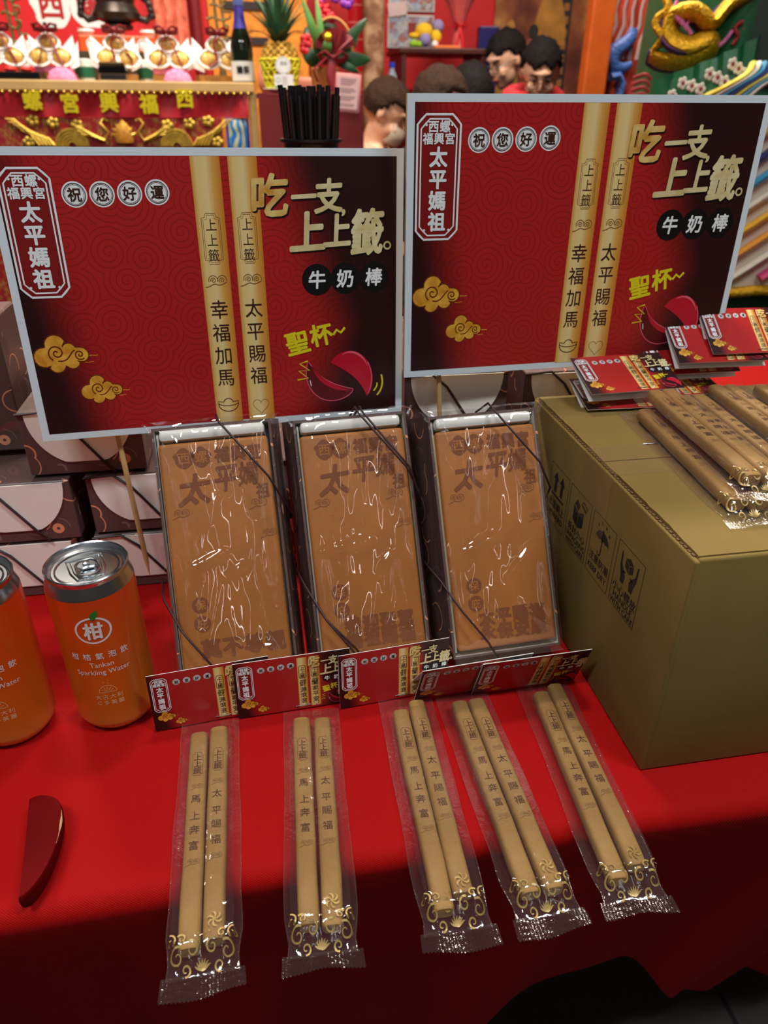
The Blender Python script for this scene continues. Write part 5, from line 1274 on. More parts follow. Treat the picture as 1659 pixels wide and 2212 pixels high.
def collage(name, cols, sc):
    m, nt, bs = new_mat(name); bs.inputs['Roughness'].default_value = .5
    v = N(nt, 'ShaderNodeTexVoronoi'); v.inputs['Scale'].default_value = sc; L(nt, coords(nt), v.inputs['Vector'])
    n = noisetex(nt, sc * 1.6, 5); h = N(nt, 'ShaderNodeSeparateColor'); L(nt, v.outputs['Color'], h.inputs[0])
    f = val(nt, 'ADD', val(nt, 'MULTIPLY', h.outputs[0], .45), val(nt, 'MULTIPLY', n, .55))
    L(nt, ramp(nt, f, [(i / (len(cols) - 1) * .6 + .2, lin(c)) for i, c in enumerate(cols)]), bs.inputs['Base Color']); return m
PH = collage('faded_photo_print', [(70, 60, 70), (150, 140, 150), (206, 206, 206), (150, 176, 206), (176, 90, 70), (226, 220, 200)], 28)
for (x0, x1, z0, z1, lb) in ((.81, 1.06, .838, 1.02, 'upper faded photo print on the red wall'), (.806, 1.06, .672, .822, 'lower faded photo print on the red wall above the shelf')):
    t = thing('wall_print', lb, 'picture', (0, 4.585, T)); b = MB(); b.box(x0, x1, -.002, .010, z0, z1, P_WHITE); b.obj('backing', t); b = MB(); b.box(x0 + .006, x1 - .006, -.005, -.002, z0 + .006, z1 - .006, PH); ph_ = b.obj('photo', t)
    b = MB(); b.box(x0 + .11, x0 + .155, -.007, -.005, z0 + .07 * (z1 > .9) + .05, z0 + .115, mat('photo_red', (150, 50, 46), .5)); b.obj('red_door_in_photo', ph_)
t = thing('price_card', 'small pink card on the red wall beside the photo prints', 'card', (.855, 4.575, T + .845)); b = MB(); b.box(-.05, .05, -.003, .003, -.03, .03, mat('pale_pink', (232, 206, 206), .5)); b.obj('card', t, rot=(0, rad(-8), 0))
DW = mat('dark_wood', (72, 30, 24), .4, var=.2, vscale=12)
sh = thing('side_cabinet', 'dark wooden cabinet against the red wall holding toys and bottles', 'cabinet', (0, 0, T))
b = MB(); b.box(.765, 1.205, 4.02, 4.40, .618, .642, DW, .004); b.obj('top', sh)
for x in (.78, 1.18): b = MB(); b.box(x, x + .022, 4.03, 4.38, -T, .618, DW); b.obj('side', sh)
for z in (.30, .05): b = MB(); b.box(.80, 1.18, 4.03, 4.38, z, z + .02, DW); b.obj('shelf', sh)
b = MB(); b.box(.62, .82, 3.80, 4.0, .425, .44, mat('brown_table_edge', (120, 62, 40), .5)); 
for x in (.64, .77): b.box(x, x + .03, 3.85, 3.95, -T, .425, DW)
tag(b.obj('low_table', None, (0, 0, T)), 'low brown table in front of the cabinet', 'table')
YEL = mat('yellow_plush', (240, 196, 40), .9); 
pd = thing('yellow_toy', 'yellow and green soft toy flowers on the cabinet', 'toy', (.905, 4.12, T + .6425))
b = MB(); b.ball((.0, 0, .070), .046, YEL, 14, rz=.038); b.ball((-.052, -.01, .052), .028, YEL, 10, rz=.014); b.ball((.06, 0, .05), .03, YEL, 10); b.obj('yellow_body', pd, smooth=60)
b = MB(); b.ball((-.055, -.02, .018), .022, mat('lime_felt', (150, 196, 50), .9), 10, rz=.017); b.ball((-.03, -.03, .016), .02, mat('lime_felt', (150, 196, 50), .9), 10, rz=.015); b.obj('green_leaves', pd, smooth=60)
b = MB(); b.ball((.0, -.03, .035), .03, mat('lilac_felt', (150, 140, 190), .9), 10); b.ball((.05, -.03, .016), .018, P_WHITE, 10); b.ball((.075, .02, .095), .03, mat('lilac_felt', (150, 140, 190), .9), 10); b.obj('lilac_pieces', pd, smooth=60)
b = MB(); b.box(-.065, .065, -.05, .05, 0, .012, mat('orange_box', (240, 120, 40), .5), .003); tag(b.obj('orange_box', None, (1.01, 4.10, T + .6425)), 'flat orange box on the cabinet top', 'box')
bq = thing('wrapped_bouquet', 'bouquet of dark roses wrapped in red paper on the cabinet', 'bouquet', (1.10, 4.2, T + .6425))
b = MB(); b.lathe([(.035, 0), (.030, .03), (.022, .095), (.045, .16), (.085, .23), (.10, .26)], mat('pink_red_wrap', (216, 96, 96), .5, var=.2, vscale=12), 14, cap=False); b.obj('paper_wrap', bq, smooth=20)
for k in range(7): b = MB(); b.ball((.035 * math.cos(k * .9) * (k > 0), .03 * math.sin(k * .9) * (k > 0), .24 + .012 * (k % 2)), .034, mat('dark_rose', (130, 12, 28), .6, var=.3, vscale=40), 10); b.obj('rose', bq, smooth=40)
b = MB(); 
for s in (-1, 1): b.tube([(0, -.03, .10), (s * .028, -.035, .118), (s * .036, -.034, .098), (0, -.03, .10)], .010, REDR, 8, flat=.4); b.tube([(0, -.034, .10), (s * .012, -.04, .05), (s * .018, -.04, .01)], .007, REDR, 6, flat=.3)
b.obj('red_bow', bq, smooth=60)
bpn = MB(); bpn.box(-.052, .052, -.04, .04, 0, 1.27, mat('dark_blue_lacquer', (34, 32, 96), .3, var=.4, vscale=6), .006); tag(bpn.obj('blue_cabinet', None, (1.285, 4.30, .235), (0, 0, rad(-6))), 'tall dark blue lacquered case beside the mural', 'cabinet')
pd2 = MB(); pd2.box(-.10, .10, -.07, .07, 0, .234, DW, .004); tag(pd2.obj('case_plinth', None, (1.325, 4.32, 0)), 'dark plinth under the tall blue case', 'plinth')
for k, (x, z, lb) in enumerate(((.668, .0, 'clear water bottle with a blue cap behind the right poster'),)):
    wbt = thing('water_bottle', lb, 'bottle', (.700, 3.86, T + .4405)); b = MB(); b.lathe([(.022, 0), (.024, .01), (.024, .075), (.012, .10), (.011, .11)], mat('water_plastic', (176, 196, 214), .1, trans=.4), 18); b.obj('bottle', wbt, smooth=40); b = MB(); b.lathe([(.013, .1102), (.013, .130), (.011, .131)], mat('blue_bottle_cap', (30, 70, 206), .4), 16); b.obj('cap', wbt); b = MB(); b.lathe([(.0245, .03), (.0245, .06)], mat('bottle_label_pale', (206, 214, 226), .5), 18, cap=False); b.obj('label', wbt)
def glassware(x, y, z, lb, n):
    g = thing('glass_cluster', lb, 'glassware', (x, y, T + z))
    for k in range(n):
        b = MB(); b.lathe([(.016, 0), (.005, .006), (.005, .03), (.020, .05), (.022, .085)], mat('clear_glass', (226, 220, 214), .05, trans=.7), 14, cap=False); b.obj('glass', g, ((k % 3 - 1) * .05, (k // 3) * .05, 0), smooth=50)
glassware(.95, 4.14, .3205, 'glasses glinting on the open cabinet shelf', 5)

def mural_mat():
    m, nt, bs = new_mat('mural_paint'); bs.inputs['Roughness'].default_value = .6
    n = noisetex(nt, 3.4, 6); L(nt, ramp(nt, n, [(.25, lin((44, 18, 14))), (.42, lin((104, 44, 26))), (.55, lin((150, 84, 40))), (.66, lin((196, 140, 70))), (.8, lin((120, 50, 40)))]), bs.inputs['Base Color']); return m
mu = thing('wall_mural', 'brown painted mural of robed figures and a lattice behind the seated people', 'mural', (0, 4.575, T))
b = MB(); b.box(1.40, 2.60, .0, .012, -T, 1.4, mural_mat()); mp_ = b.obj('painting', mu)
def fig(x, z, w, h, m, hair=None):
    g = MB(); o = bez((x - w, z), (x - w * .9, z + h * .5), (x - w * .5, z + h * .75), (x - w * .2, z + h * .8), 8) + bez((x + w * .2, z + h * .8), (x + w * .6, z + h * .75), (x + w * .9, z + h * .5), (x + w, z), 8)
    g.prism(o, 0, .004, m); 
    g.prism([(x + w * .32 * math.cos(a), z + h * .95 + w * .42 * math.sin(a)) for a in (2 * math.pi * i / 18 for i in range(18))], 0, .005, hair or m)
    upright(g, -.001).obj('painted_figure', mp_)
fig(1.495, .40, .07, .40, mat('mural_ochre', (176, 124, 56), .6, var=.3, vscale=12)); fig(1.63, .55, .085, .22, mat('mural_rose', (150, 80, 60), .6, var=.3, vscale=14), mat('mural_dark', (40, 26, 26), .6)); fig(1.72, .70, .10, .30, mat('mural_gold', (176, 120, 44), .6, var=.3, vscale=10))
g = MB(); 
for k in range(7): g.flat([(1.795, .50 + k * .06), (1.825, .50 + k * .06), (1.825, .535 + k * .06), (1.795, .535 + k * .06)], .002, mat('mural_lattice', (150, 96, 46), .6))
g.flat([(1.78, .45), (1.84, .45), (1.84, 1.0), (1.78, 1.0)], .001, mat('mural_dark', (40, 26, 26), .6)); upright(g, -.001).obj('painted_lattice', mp_)
cl_ = MB(); cl_.box(-.046, .046, -.03, .03, 0, 2.98, mat('orange_wood', (186, 82, 20), .45, var=.15, vscale=14), .008, 2); tag(cl_.obj('orange_column', None, (1.322, 3.0, 0), (0, 0, 0)), 'orange brown wooden column left of the blue dragon hanging', 'column')
dh = thing('dragon_hanging', 'red hanging with a blue beaded dragon and grey streaming lines', 'hanging', (0, 0, T))
b = MB(); b.grid(30, 30, lambda u, v: (1.385 + .34 * u, 3.10 - .008 * math.sin(u * 26), -.6 + 1.75 * v), mat('hanging_red_orange', (186, 60, 36), .7, var=.35, vscale=9)); b.obj('cloth', dh, smooth=60)
b = MB(); b.box(1.375, 1.392, 3.085, 3.10, -.6, 1.15, mat('hanging_gold_edge', (206, 140, 40), .5)); b.obj('gold_edge', dh)
BLU = mat('blue_beads', (66, 100, 170), .35, var=.35, vscale=120, bump=1, bscale=110, bdist=.004)
b = MB(); b.tube([(1.495, 3.075, .66), (1.492, 3.072, .635), (1.470, 3.070, .612), (1.432, 3.068, .590), (1.425, 3.068, .560), (1.435, 3.068, .535), (1.475, 3.07, .530), (1.505, 3.07, .545)], lambda t: .012 + .016 * math.sin(3.14 * min(1, t * .9 + .1)), BLU, 10, flat=.6); b.tube([(1.425, 3.068, .50), (1.455, 3.066, .505), (1.475, 3.066, .48), (1.470, 3.066, .43), (1.44, 3.068, .36)], .026, BLU, 10, flat=.6); b.obj('beaded_dragon', dh, smooth=60)
b = MB(); gy = mat('grey_streamer', (176, 150, 146), .6)
for k in range(6): b.tube([(1.41 + .030 * k, 3.082, .560), (1.405 + .032 * k, 3.080, .62), (1.425 + .032 * k, 3.080, .67), (1.415 + .034 * k, 3.080, .72), (1.43 + .034 * k, 3.082, .80)], lambda t: .0075 * (1.1 - .5 * t), gy, 6, flat=.4)
b.obj('streamers', dh, smooth=60)

# ------------------------------------------------------------------ seated people in the background
SKIN = mat('skin', (228, 176, 144), .5, var=.06, vscale=20); HAIR = mat('black_hair', (22, 18, 18), .8, spec=.2, var=.3, vscale=60, bump=.8, bscale=90, bdist=.006); HAIRB = mat('brown_black_hair', (52, 34, 24), .8, spec=.2, var=.3, vscale=60, bump=.8, bscale=90, bdist=.006)
EYE = mat('eye_dark', (30, 20, 18), .3); LIP = mat('lips', (176, 96, 86), .5); FRAME = mat('glasses_frame', (40, 30, 26), .3)
def eval_mesh(o):
    dg = bpy.context.evaluated_depsgraph_get(); dg.update()
    return bpy.data.meshes.new_from_object(o.evaluated_get(dg))
def skinned(verts, edges, radii, root, extra=None, voxel=.010, smooth_it=4):
    """skeleton -> skin surface, merged with extra closed shapes into one continuous surface"""
    me = bpy.data.meshes.new('skeleton'); me.from_pydata(verts, edges, []); o = bpy.data.objects.new('skeleton', me); COL.objects.link(o)
    o.modifiers.new('s', 'SKIN')
    for i, r in enumerate(radii):
        d = me.skin_vertices[0].data[i]; d.radius = (r, r) if not isinstance(r, tuple) else r; d.use_root = (i == root)
    sub = o.modifiers.new('sub', 'SUBSURF'); sub.levels = 1; sub.render_levels = 1
    sk = eval_mesh(o); COL.objects.unlink(o); bpy.data.objects.remove(o)
    vs = [tuple(v.co) for v in sk.vertices]; fs = [tuple(p.vertices) for p in sk.polygons]; bpy.data.meshes.remove(sk)
    for mb in (extra or []):
        k = len(vs); vs += mb.v; fs += [tuple(i + k for i in f) for f in mb.f]
    m2 = bpy.data.meshes.new('joined'); m2.from_pydata(vs, [], fs); o2 = bpy.data.objects.new('joined', m2); COL.objects.link(o2)
    rm = o2.modifiers.new('r', 'REMESH'); rm.mode = 'VOXEL'; rm.voxel_size = voxel; rm.use_smooth_shade = True
    sm = o2.modifiers.new('sm', 'SMOOTH'); sm.iterations = smooth_it; sm.factor = .5
    out = eval_mesh(o2)
    bm = bmesh.new(); bm.from_mesh(out); bm.verts.ensure_lookup_table(); seen = set(); best = []
    for v in bm.verts:                       # keep the one connected surface
        if v.index in seen: continue
        stack = [v]; seen.add(v.index); comp = []
        while stack:
            w = stack.pop(); comp.append(w)
            for e in w.link_edges:
                q = e.other_vert(w)
                if q.index not in seen: seen.add(q.index); stack.append(q)
        if len(comp) > len(best): best = comp
    keep = set(w.index for w in best)
    bmesh.ops.delete(bm, geom=[w for w in bm.verts if w.index not in keep], context='VERTS'); bm.to_mesh(out); bm.free()
    COL.objects.unlink(o2); bpy.data.objects.remove(o2)
    out.polygons.foreach_set('use_smooth', [True] * len(out.polygons)); out.materials.clear(); return out

def head_shapes(M):
    """closed head shapes (skull, jaw, nose, ears) placed by M; head centre at the origin, face towards -y, 0.22 tall"""
    out = []
    def sph(c, rx, ry, rz, n=18):
        b = MB(); b.ball((0, 0, 0), 1, SKIN, n); b.v = [tuple(M @ Vector((c[0] + x * rx, c[1] + y * ry, c[2] + z * rz))) for x, y, z in b.v]; out.append(b)
    sph((0, .010, .022), .076, .094, .092); sph((0, -.022, -.040), .060, .068, .068); sph((0, -.050, -.078), .034, .034, .030)
    sph((0, -.094, -.012), .012, .017, .024, 10); sph((0, -.086, .008), .010, .012, .026, 10)
    for s in (-1, 1): sph((s * .078, .008, -.006), .010, .018, .030, 10); sph((s * .040, -.070, -.030), .022, .018, .020, 10)
    sph((0, -.074, .038), .050, .022, .012, 10); sph((0, -.084, -.054), .020, .012, .010, 10)
    return out
STOOL = mat('stool_red', (150, 20, 26), .5)
def stool(lb, x, y):
    s = thing('stool', lb, 'stool', (x, y, 0), (0, 0, 0), 'stools under the seated people')
    b = MB(); b.lathe([(.12, .405), (.13, .41), (.13, .425), (.12, .43)], STOOL, 20); b.obj('seat', s, smooth=40)
    for q in range(4): b = MB(); b.tube([(.08 * math.cos(q * 1.571 + .785), .08 * math.sin(q * 1.571 + .785), .405), (.11 * math.cos(q * 1.571 + .785), .11 * math.sin(q * 1.571 + .785), 0)], .012, DW, 8); b.obj('leg', s)
def person(label, head, yaw, hyaw, hpitch, shirt, hair_m, glasses=False, mask=False, lean=0.0, hx=0.0, arms=None, su=0.02):
    hz = head[2] + T; X, Y = head[0], head[1]
    t = thing('person', label, 'person', (X, Y, 0), (0, 0, yaw))
    z = hz
    seat = .47
    stool('red round stool carrying the ' + label.split(',')[0], X - math.sin(yaw) * lean, Y + math.cos(yaw) * lean)
    # the spine bends forward by lean (metres at head height)
    def sp(f, zz): return (0, lean * (1 - f), zz)
    tor = (z - .165 + su * .6) - (seat + .07)
    P = [(0, lean, seat + .07), (0, lean * .7, seat + .07 + tor * .35), (0, lean * .35, seat + .07 + tor * .72), (0, lean * .30 + .02, z - .155), (0, lean * .2 + .015, z - .095), (0, .01, z - .02)]
    R = [(.125, .105), (.120, .095), (.140, .100), (.060, .055), (.050, .052), (.06, .06)]
    E_ = [(0, 1), (1, 2), (2, 3), (3, 4), (4, 5)]
    CV, CE, CR_ = P[:4], E_[:3], [(.145, .125), (.140, .115), (.160, .120), (.075, .070)]
    V = list(P); cv = list(CV); cr_ = list(CR_); ce = list(CE)
    for s in (-1, 1):
        a = arms[0 if s < 0 else 1] if arms else None
        sh = (s * .160, lean * .42 + .02, z - .190 + su); el = a[0] if a else (s * .21, lean * .3 - .10, z - .48); wr = a[1] if a else (s * .10, lean * .3 - .30, z - .47)
        d = (Vector(wr) - Vector(el)).normalized(); hd = Vector(wr) + d * .07
        i = len(V); V += [sh, el, wr, tuple(hd)]; R += [.058, .045, .030, (.034, .018)]; E_ += [(2, i), (i, i + 1), (i + 1, i + 2), (i + 2, i + 3)]
        side = d.cross(Vector((0, 0, 1))).normalized()
        for k in range(4):
            b0 = hd + side * (.011 * (k - 1.5) * 1.5); j = len(V)
            V += [tuple(b0 + d * .035 + Vector((0, 0, -.004))), tuple(b0 + d * (.062 + .008 * (1.5 - abs(k - 1.5))) + Vector((0, 0, -.020)))]; R += [.0115, .0105]; E_ += [(i + 3, j), (j, j + 1)]
        j = len(V); V += [tuple(Vector(wr) + d * .03 - side * (s * -.035)), tuple(Vector(wr) + d * .065 - side * (s * -.045))]; R += [.011, .009]; E_ += [(i + 2, j), (j, j + 1)]
        c = len(cv); mid = tuple((Vector(sh) + Vector(el)) * .5); cv += [sh, mid, tuple(Vector(el) + (Vector(mid) - Vector(el)) * .1)]; cr_ += [.074, .068, .062]; ce += [(2, c), (c, c + 1), (c + 1, c + 2)]
        hp, kn, an, to = (s * .09, lean, seat + .06), (s * .12, lean - .40, seat + .03), (s * .12, lean - .38, .09), (s * .13, lean - .52, .04)
        i = len(V); V += [hp, kn, an, to]; R += [.085, .060, .042, .035]; E_ += [(0, i), (i, i + 1), (i + 1, i + 2), (i + 2, i + 3)]
    HM = Matrix.Translation((hx, -.012, z)) @ Matrix.Rotation(hyaw, 4, 'Z') @ Matrix.Rotation(hpitch, 4, 'X')
    body = skinned(V, E_, R, 0, head_shapes(HM), .0085, 3); body.materials.append(SKIN); put('body', body, t)
    c = skinned(cv, ce, cr_, 0, None, .012, 6); c.materials.append(shirt); put('shirt', c, t)
    tv = [(0, lean, seat + .075)]; tr2 = [(.14, .12)]; te = []
    for s in (-1, 1):
        i = len(tv); tv += [(s * .09, lean, seat + .06), (s * .12, lean - .40, seat + .035), (s * .12, lean - .38, .12)]; tr2 += [.098, .078, .060]; te += [(0, i), (i, i + 1), (i + 1, i + 2)]
    tr_me = skinned(tv, te, tr2, 0, None, .016, 4); tr_me.materials.append(mat('dark_trousers', (40, 42, 56), .8)); put('trousers', tr_me, t)
    h = MB(); n, m = 40, 24; vs = []; fs = []
    for j in range(m + 1):
        th = math.pi * j / m
        for i in range(n):
            ph = 2 * math.pi * i / n; d = Vector((math.sin(th) * math.sin(ph), -math.sin(th) * math.cos(ph), math.cos(th)))
            k = 1.0 + .09 * fbm(d.x * 6 + hz, d.y * 5, d.z * 5) 
            face = max(0, -d.y); line = .34 + .10 * math.sin(d.x * 7 + 1) - .20 * (1 - face)
            low = -.55 if d.y > 0 else -.12
            if d.z < (line if face > .30 else low): k = .70
            vs.append(tuple(HM @ Vector((d.x * .090 * k, .012 + d.y * .106 * k, .026 + d.z * .104 * k))))
    for j in range(m):
        for i in range(n): fs.append((j * n + i, (j + 1) * n + i, (j + 1) * n + (i + 1) % n, j * n + (i + 1) % n))
    h.add(vs, fs, hair_m); h.obj('hair', t, smooth=70)
    def at_(mb, nm): mb.v = [tuple(HM @ Vector(v)) for v in mb.v]; return mb.obj(nm, t, smooth=60)
    for s in (-1, 1):
        e = MB(); e.ball((s * .031, -.0815, .006), .011, EYE, 10, rz=.0045, ry=.006); at_(e, 'eye')
        e = MB(); e.tube([(s * .016, -.090, .026), (s * .032, -.088, .031), (s * .048, -.076, .027)], .0032, hair_m, 6); at_(e, 'eyebrow')
    if mask:
        k = MB(); k.grid(12, 8, lambda u, v: (.062 * math.sin((u - .5) * 2.6), -.020 - .090 * math.cos((u - .5) * 2.4) - .012 * math.sin(3.14 * v), -.085 + .075 * v), mat('face_mask', (206, 190, 170), .7)); at_(k, 'face_mask')
    else:
        e = MB(); e.tube([(-.020, -.088, -.052), (-.007, -.0965, -.0495), (.007, -.0965, -.0495), (.020, -.088, -.052)], .0042, LIP, 6); at_(e, 'mouth')
    if glasses:
        g = MB()
        for s in (-1, 1):
            g.tube([(s * .034 + .025 * math.cos(a), -.099, .002 + .022 * math.sin(a)) for a in (2 * math.pi * i / 20 for i in range(20))], .0024, FRAME, 6, True)
            g.tube([(s * .059, -.097, .006), (s * .080, -.05, .008), (s * .082, .0, .004)], .002, FRAME, 5)
        g.tube([(-.010, -.100, .005), (0, -.102, .009), (.010, -.100, .005)], .002, FRAME, 5); at_(g, 'glasses')
    return t
HOOD = mat('coral_hoodie', (232, 62, 66), .85, var=.08, vscale=10); BLKS = mat('black_shirt', (26, 26, 30), .85); NAVY = mat('navy_shirt', (30, 34, 52), .85)
hd_ = person('person in a coral red hoodie and round glasses, looking down', (1.292, 3.50, .528), rad(-6), rad(-10), rad(30), HOOD, HAIR, True, lean=.14, su=.105)
b = MB(); b.tube([(.105 * math.cos(a), .075 + .075 * math.sin(a), T + .528 - .095 + .02 * math.sin(a)) for a in (2 * math.pi * i / 24 for i in range(24))], .040, HOOD, 10, True); b.obj('hood', hd_, smooth=70)
person('person in a black shirt with glasses, beside the one in the coral hoodie', (1.290, 3.98, .594), rad(-20), rad(-48), rad(26), BLKS, HAIR, True, lean=.08)
person('dark haired person seen from behind, right of two at the poster top', (.962, 3.42, .432), rad(178), rad(10), rad(15), BLKS, HAIR, lean=.08)
person('brown haired person whose hair top shows, left of two at the poster top', (.712, 2.96, .396), rad(62), rad(20), rad(15), NAVY, HAIRB, lean=.08)
person('person in a black shirt with a face mask, bending over behind the pillar', (.582, 3.42, .370), rad(68), rad(6), rad(34), BLKS, HAIRB, False, True, lean=.10, su=.06, arms=(((-.20, -.05, T + .370 - .30), (-.10, -.24, T + .370 - .36)), ((.20, -.05, T + .370 - .34), (.10, -.26, T + .370 - .38))))
b = MB(); b.lathe([(.05, 0), (.05, .01), (.012, .02), (.012, T + .425), (.035, T + .430), (.035, T + .440)], DW, 16); tag(b.obj('lantern_stand', None, (1.03, 3.82, 0), smooth=40), 'slim dark stand under the yellow lantern', 'stand')
lt = thing('yellow_lantern', 'small yellow lantern jar beside the seated people', 'lantern', (1.03, 3.82, T + .4405)); b = MB(); b.lathe([(.022, 0), (.028, .012), (.028, .06), (.022, .07)], mat('lantern_yellow', (236, 180, 60), .4, var=.2, vscale=30), 16); b.obj('jar', lt, smooth=40); b = MB(); b.lathe([(.024, .0702), (.024, .082), (.01, .09)], GOLD2, 16); b.obj('lid', lt, smooth=40)
ys_ = MB(); ys_.box(-.05, .05, -.02, .02, 0, 1.16, mat('yellow_chair_back', (176, 160, 60), .6, var=.2, vscale=20), .006); tag(ys_.obj('folded_panel', None, (1.676, 4.3, 0)), 'olive yellow panel right of the coral hoodie', 'panel')

# ------------------------------------------------------------------ costumed deity figure on the right
GRN = mat('green_satin', (14, 84, 46), .45, var=.25, vscale=9); DGRN = mat('dark_green_cape', (8, 30, 22), .6, var=.2, vscale=6); SEQ = mat('gold_sequins', (226, 170, 30), .28, metal=.6, var=.35, vscale=180, bump=1.0, bscale=170, bdist=.005); PURP = mat('purple_cord', (86, 40, 110), .6); PNK = mat('pink_cord', (216, 110, 160), .6); REDF = mat('red_flame_thread', (150, 30, 34), .6); CRM = mat('cream_thread', (226, 220, 200), .6)
df = thing('deity_costume', 'large costumed deity figure in green with gold sequin dragon and striped skirt', 'costume figure', (0, 0, T))
CX, CY = 1.325, 1.92
def rob(th, z, r=1.0):
    rx, ry = .340 + .05 * max(0, -z), .27 + .04 * max(0, -z)
    f = 1 + .025 * math.sin(th * 9 + z * 3) * (1 if z < .4 else .4)
    return (CX + rx * r * f * math.sin(th), CY - ry * r * f * math.cos(th), z)
b = MB(); b.grid(64, 30, lambda u, v: rob((u - .5) * 6.283, -T + (1.45 + 0) * v), GRN); b.obj('green_robe', df, smooth=60)
b = MB(); b.grid(24, 16, lambda u, v: rob(rad(-38 + 168 * u), .46 + .55 * v, 1.10 + .03 * math.sin(u * 9)), DGRN); b.obj('dark_cape', df, smooth=60)
b = MB(); b.lathe([(.20, 0), (.24, .06), (.22, .14), (.12, .20), (.05, .24)], GRN, 28, Matrix.Translation((CX, CY, .70))); b.obj('shoulders', df, smooth=60)
b = MB(); b.ball((CX, CY - .03, 1.08), .15, mat('figure_face', (200, 120, 90), .4), 20, rz=.18); b.obj('head', df, smooth=60)
b = MB(); b.lathe([(.16, 0), (.19, .05), (.15, .12), (.05, .18)], SEQ, 24, Matrix.Translation((CX, CY, 1.20))); b.obj('headdress', df, smooth=40)
def chest(mb): mb.v = [(x * 1.025 - .004, y + .085, .4 + (z - .4) * 1.05) for x, y, z in mb.v]; return mb
# sequin dragon lying on the chest
DP = [(1.115, 1.655, .560), (1.085, 1.648, .598), (1.035, 1.650, .585), (1.005, 1.655, .552), (.968, 1.668, .572), (.932, 1.690, .562), (.935, 1.685, .530), (.968, 1.665, .514), (1.005, 1.652, .528), (1.012, 1.650, .504), (.975, 1.662, .488), (.930, 1.690, .486), (.905, 1.71, .496)]
def smooth_path(P, k=4):
    out = []
    for i in range(len(P) - 1):
        p0, p1, p2, p3 = P[max(0, i - 1)], P[i], P[i + 1], P[min(len(P) - 1, i + 2)]
        for j in range(k):
            t = j / k; out.append(tuple(.5 * (2 * b_ + (c - a) * t + (2 * a - 5 * b_ + 4 * c - d) * t * t + (3 * b_ - a - 3 * c + d) * t ** 3) for a, b_, c, d in zip(p0, p1, p2, p3)))
    return out + [P[-1]]
SPth = smooth_path(DP)
b = MB(); b.tube(SPth, lambda t: .014 + .024 * math.sin(3.14 * min(1, .12 + t * .8)), SEQ, 12, flat=.45); chest(b).obj('sequin_dragon', df, smooth=60)
b = MB(); b.tube([(x, y + .012, z - .002) for x, y, z in SPth], lambda t: .018 + .027 * math.sin(3.14 * min(1, .12 + t * .8)), PURP, 10, flat=.35); chest(b).obj('purple_outline', df, smooth=60)
b = MB(); b.tube(smooth_path([(.905, 1.69, .60), (.915, 1.68, .575), (.900, 1.69, .555), (.915, 1.68, .530), (.905, 1.70, .505)]), lambda t: .012 + .01 * math.sin(3.14 * t), SEQ, 10, flat=.5); chest(b).obj('sequin_tail', df, smooth=60)
b = MB()
for k in range(4): b.tube(smooth_path([(.925 + .012 * k, 1.668, .590 - .01 * k), (.918 + .012 * k, 1.665, .572 - .008 * k), (.932 + .012 * k, 1.662, .558 - .008 * k)]), .0042, PNK, 6)
b.tube(smooth_path([(.925, 1.672, .545), (.945, 1.66, .515), (.985, 1.652, .500), (1.03, 1.645, .515), (1.05, 1.642, .54)]), .004, PNK, 6); chest(b).obj('pink_cord', df, smooth=60)
b = MB()
for k in range(5): b.tube(smooth_path([(1.055 + .018 * k, 1.640, .515), (1.062 + .018 * k, 1.636, .530), (1.052 + .02 * k, 1.638, .545), (1.066 + .018 * k, 1.636, .556)]), .0042, REDF, 6)
chest(b).obj('flame_embroidery', df, smooth=60); b = MB()
for k in range(4): b.tube(smooth_path([(.878, 1.72, .455 - .012 * k), (.895, 1.70, .462 - .012 * k), (.908, 1.695, .452 - .012 * k)]), .004, REDF, 6)
chest(b).obj('flame_embroidery', df, smooth=60)
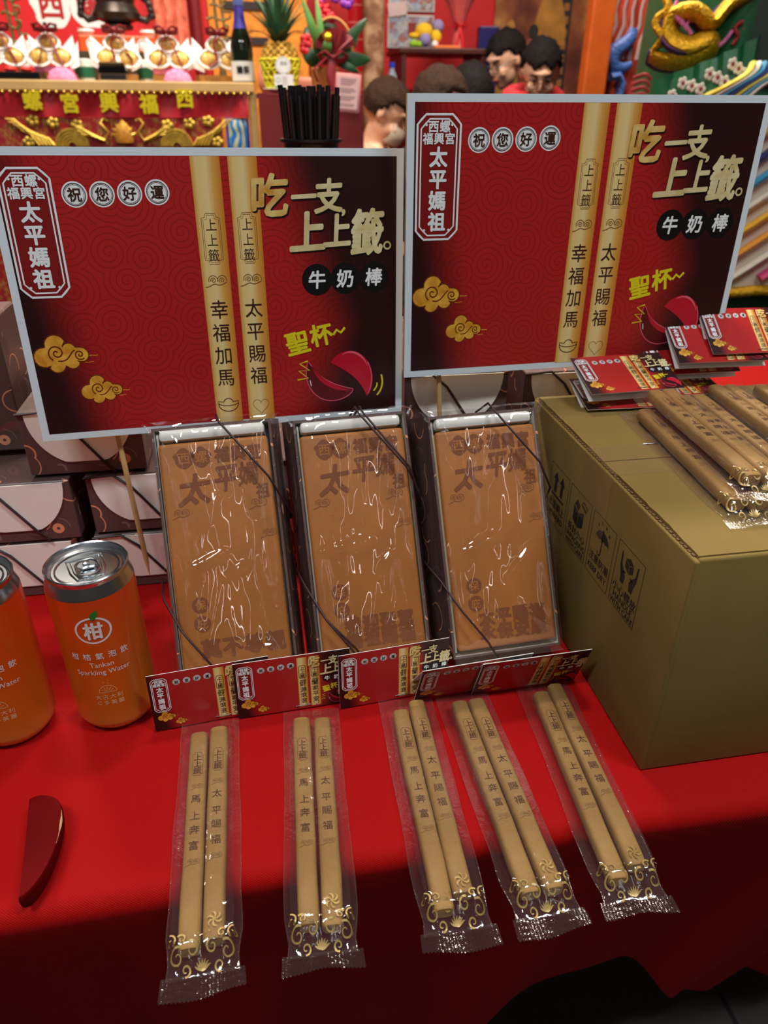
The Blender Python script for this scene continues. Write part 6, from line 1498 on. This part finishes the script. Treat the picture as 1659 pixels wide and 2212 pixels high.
# wide sleeve with flowers and a striped cuff
b = MB(); b.grid(26, 12, lambda u, v: (.872 + .23 * u, 1.655 - .055 * math.sin(3.14 * u) * (1 - .4 * v) - .01 * math.sin(u * 30), .405 + (.045 + .06 * u) * v + .028 * u), GRN); b.grid(26, 6, lambda u, v: (.872 + .23 * u, 1.655 - .055 * math.sin(3.14 * u) + .12 * v, .405 + .028 * u), GRN); b.obj('sleeve', df, smooth=60)
FLW = mat('flower_centre', (150, 50, 44), .6)
for k in range(11):
    u = .12 + .07 * k; v = .25 + .5 * ((k * 37) % 10) / 10
    x, y, z = .872 + .23 * u, 1.650 - .055 * math.sin(3.14 * u) * (1 - .4 * v) - .008, .405 + (.045 + .06 * u) * v + .028 * u
    f = MB()
    for q in range(5): f.ball((.007 * math.cos(q * 1.257), 0, .007 * math.sin(q * 1.257)), .0055, CRM, 8, ry=.002)
    f.ball((0, -.002, 0), .004, FLW, 8, ry=.002); f.obj('sleeve_flower', df, (x, y, z))
CUFF = [(226, 206, 60), (226, 222, 206), (40, 150, 190), (26, 40, 120), (226, 206, 60), (60, 160, 200), (226, 222, 206)]
for k, c in enumerate(CUFF):
    b = MB(); x0 = 1.01 + .013 * k
    b.tube(smooth_path([(x0 - .055, 1.600, .418 - .004 * k), (x0 - .01, 1.590, .440), (x0 + .03, 1.590, .462), (x0 + .045, 1.60, .482)]), .0085, mat('cuff_stripe_%d' % (k % 4 if k < 4 else k), c, .6, sheen=.3), 8, flat=.6); b.obj('cuff_stripe', df, smooth=60)
# striped skirt panel: every stripe a padded band of its own
STR = [(226, 170, 30), (214, 206, 190), (30, 140, 186), (20, 26, 96), (226, 190, 50), (200, 46, 110), (214, 206, 190), (222, 150, 30)]
def skirt(th, z, r): return (CX + .385 * r * math.sin(th), CY - .30 * r * math.cos(th), z)
b = MB(); b.grid(30, 6, lambda u, v: skirt(rad(-42 + 88 * u), .005 + .41 * v, 1.03), mat('skirt_ground', (206, 196, 176), .7)); b.obj('skirt_ground', df, smooth=60)
for k in range(16):
    z0 = -.36 + .052 * k; pts = []
    for i in range(25):
        th = -42 + 88 * i / 24; z = z0 + .0072 * (th + 42) * .75
        if .02 <= z <= .41: pts.append(skirt(rad(th), z, 1.045))
    if len(pts) > 2:
        b = MB(); b.tube(pts, .0235, mat('skirt_stripe_%d' % (k % 8), STR[k % 8], .55, sheen=.3), 10, flat=.4); b.obj('skirt_stripe', df, smooth=60)
b = MB(); b.tube([skirt(rad(-44 + 92 * i / 24), .006 + .004 * math.sin(i), 1.05) for i in range(25)], .013, SEQ, 8); b.obj('gold_hem', df, smooth=60)
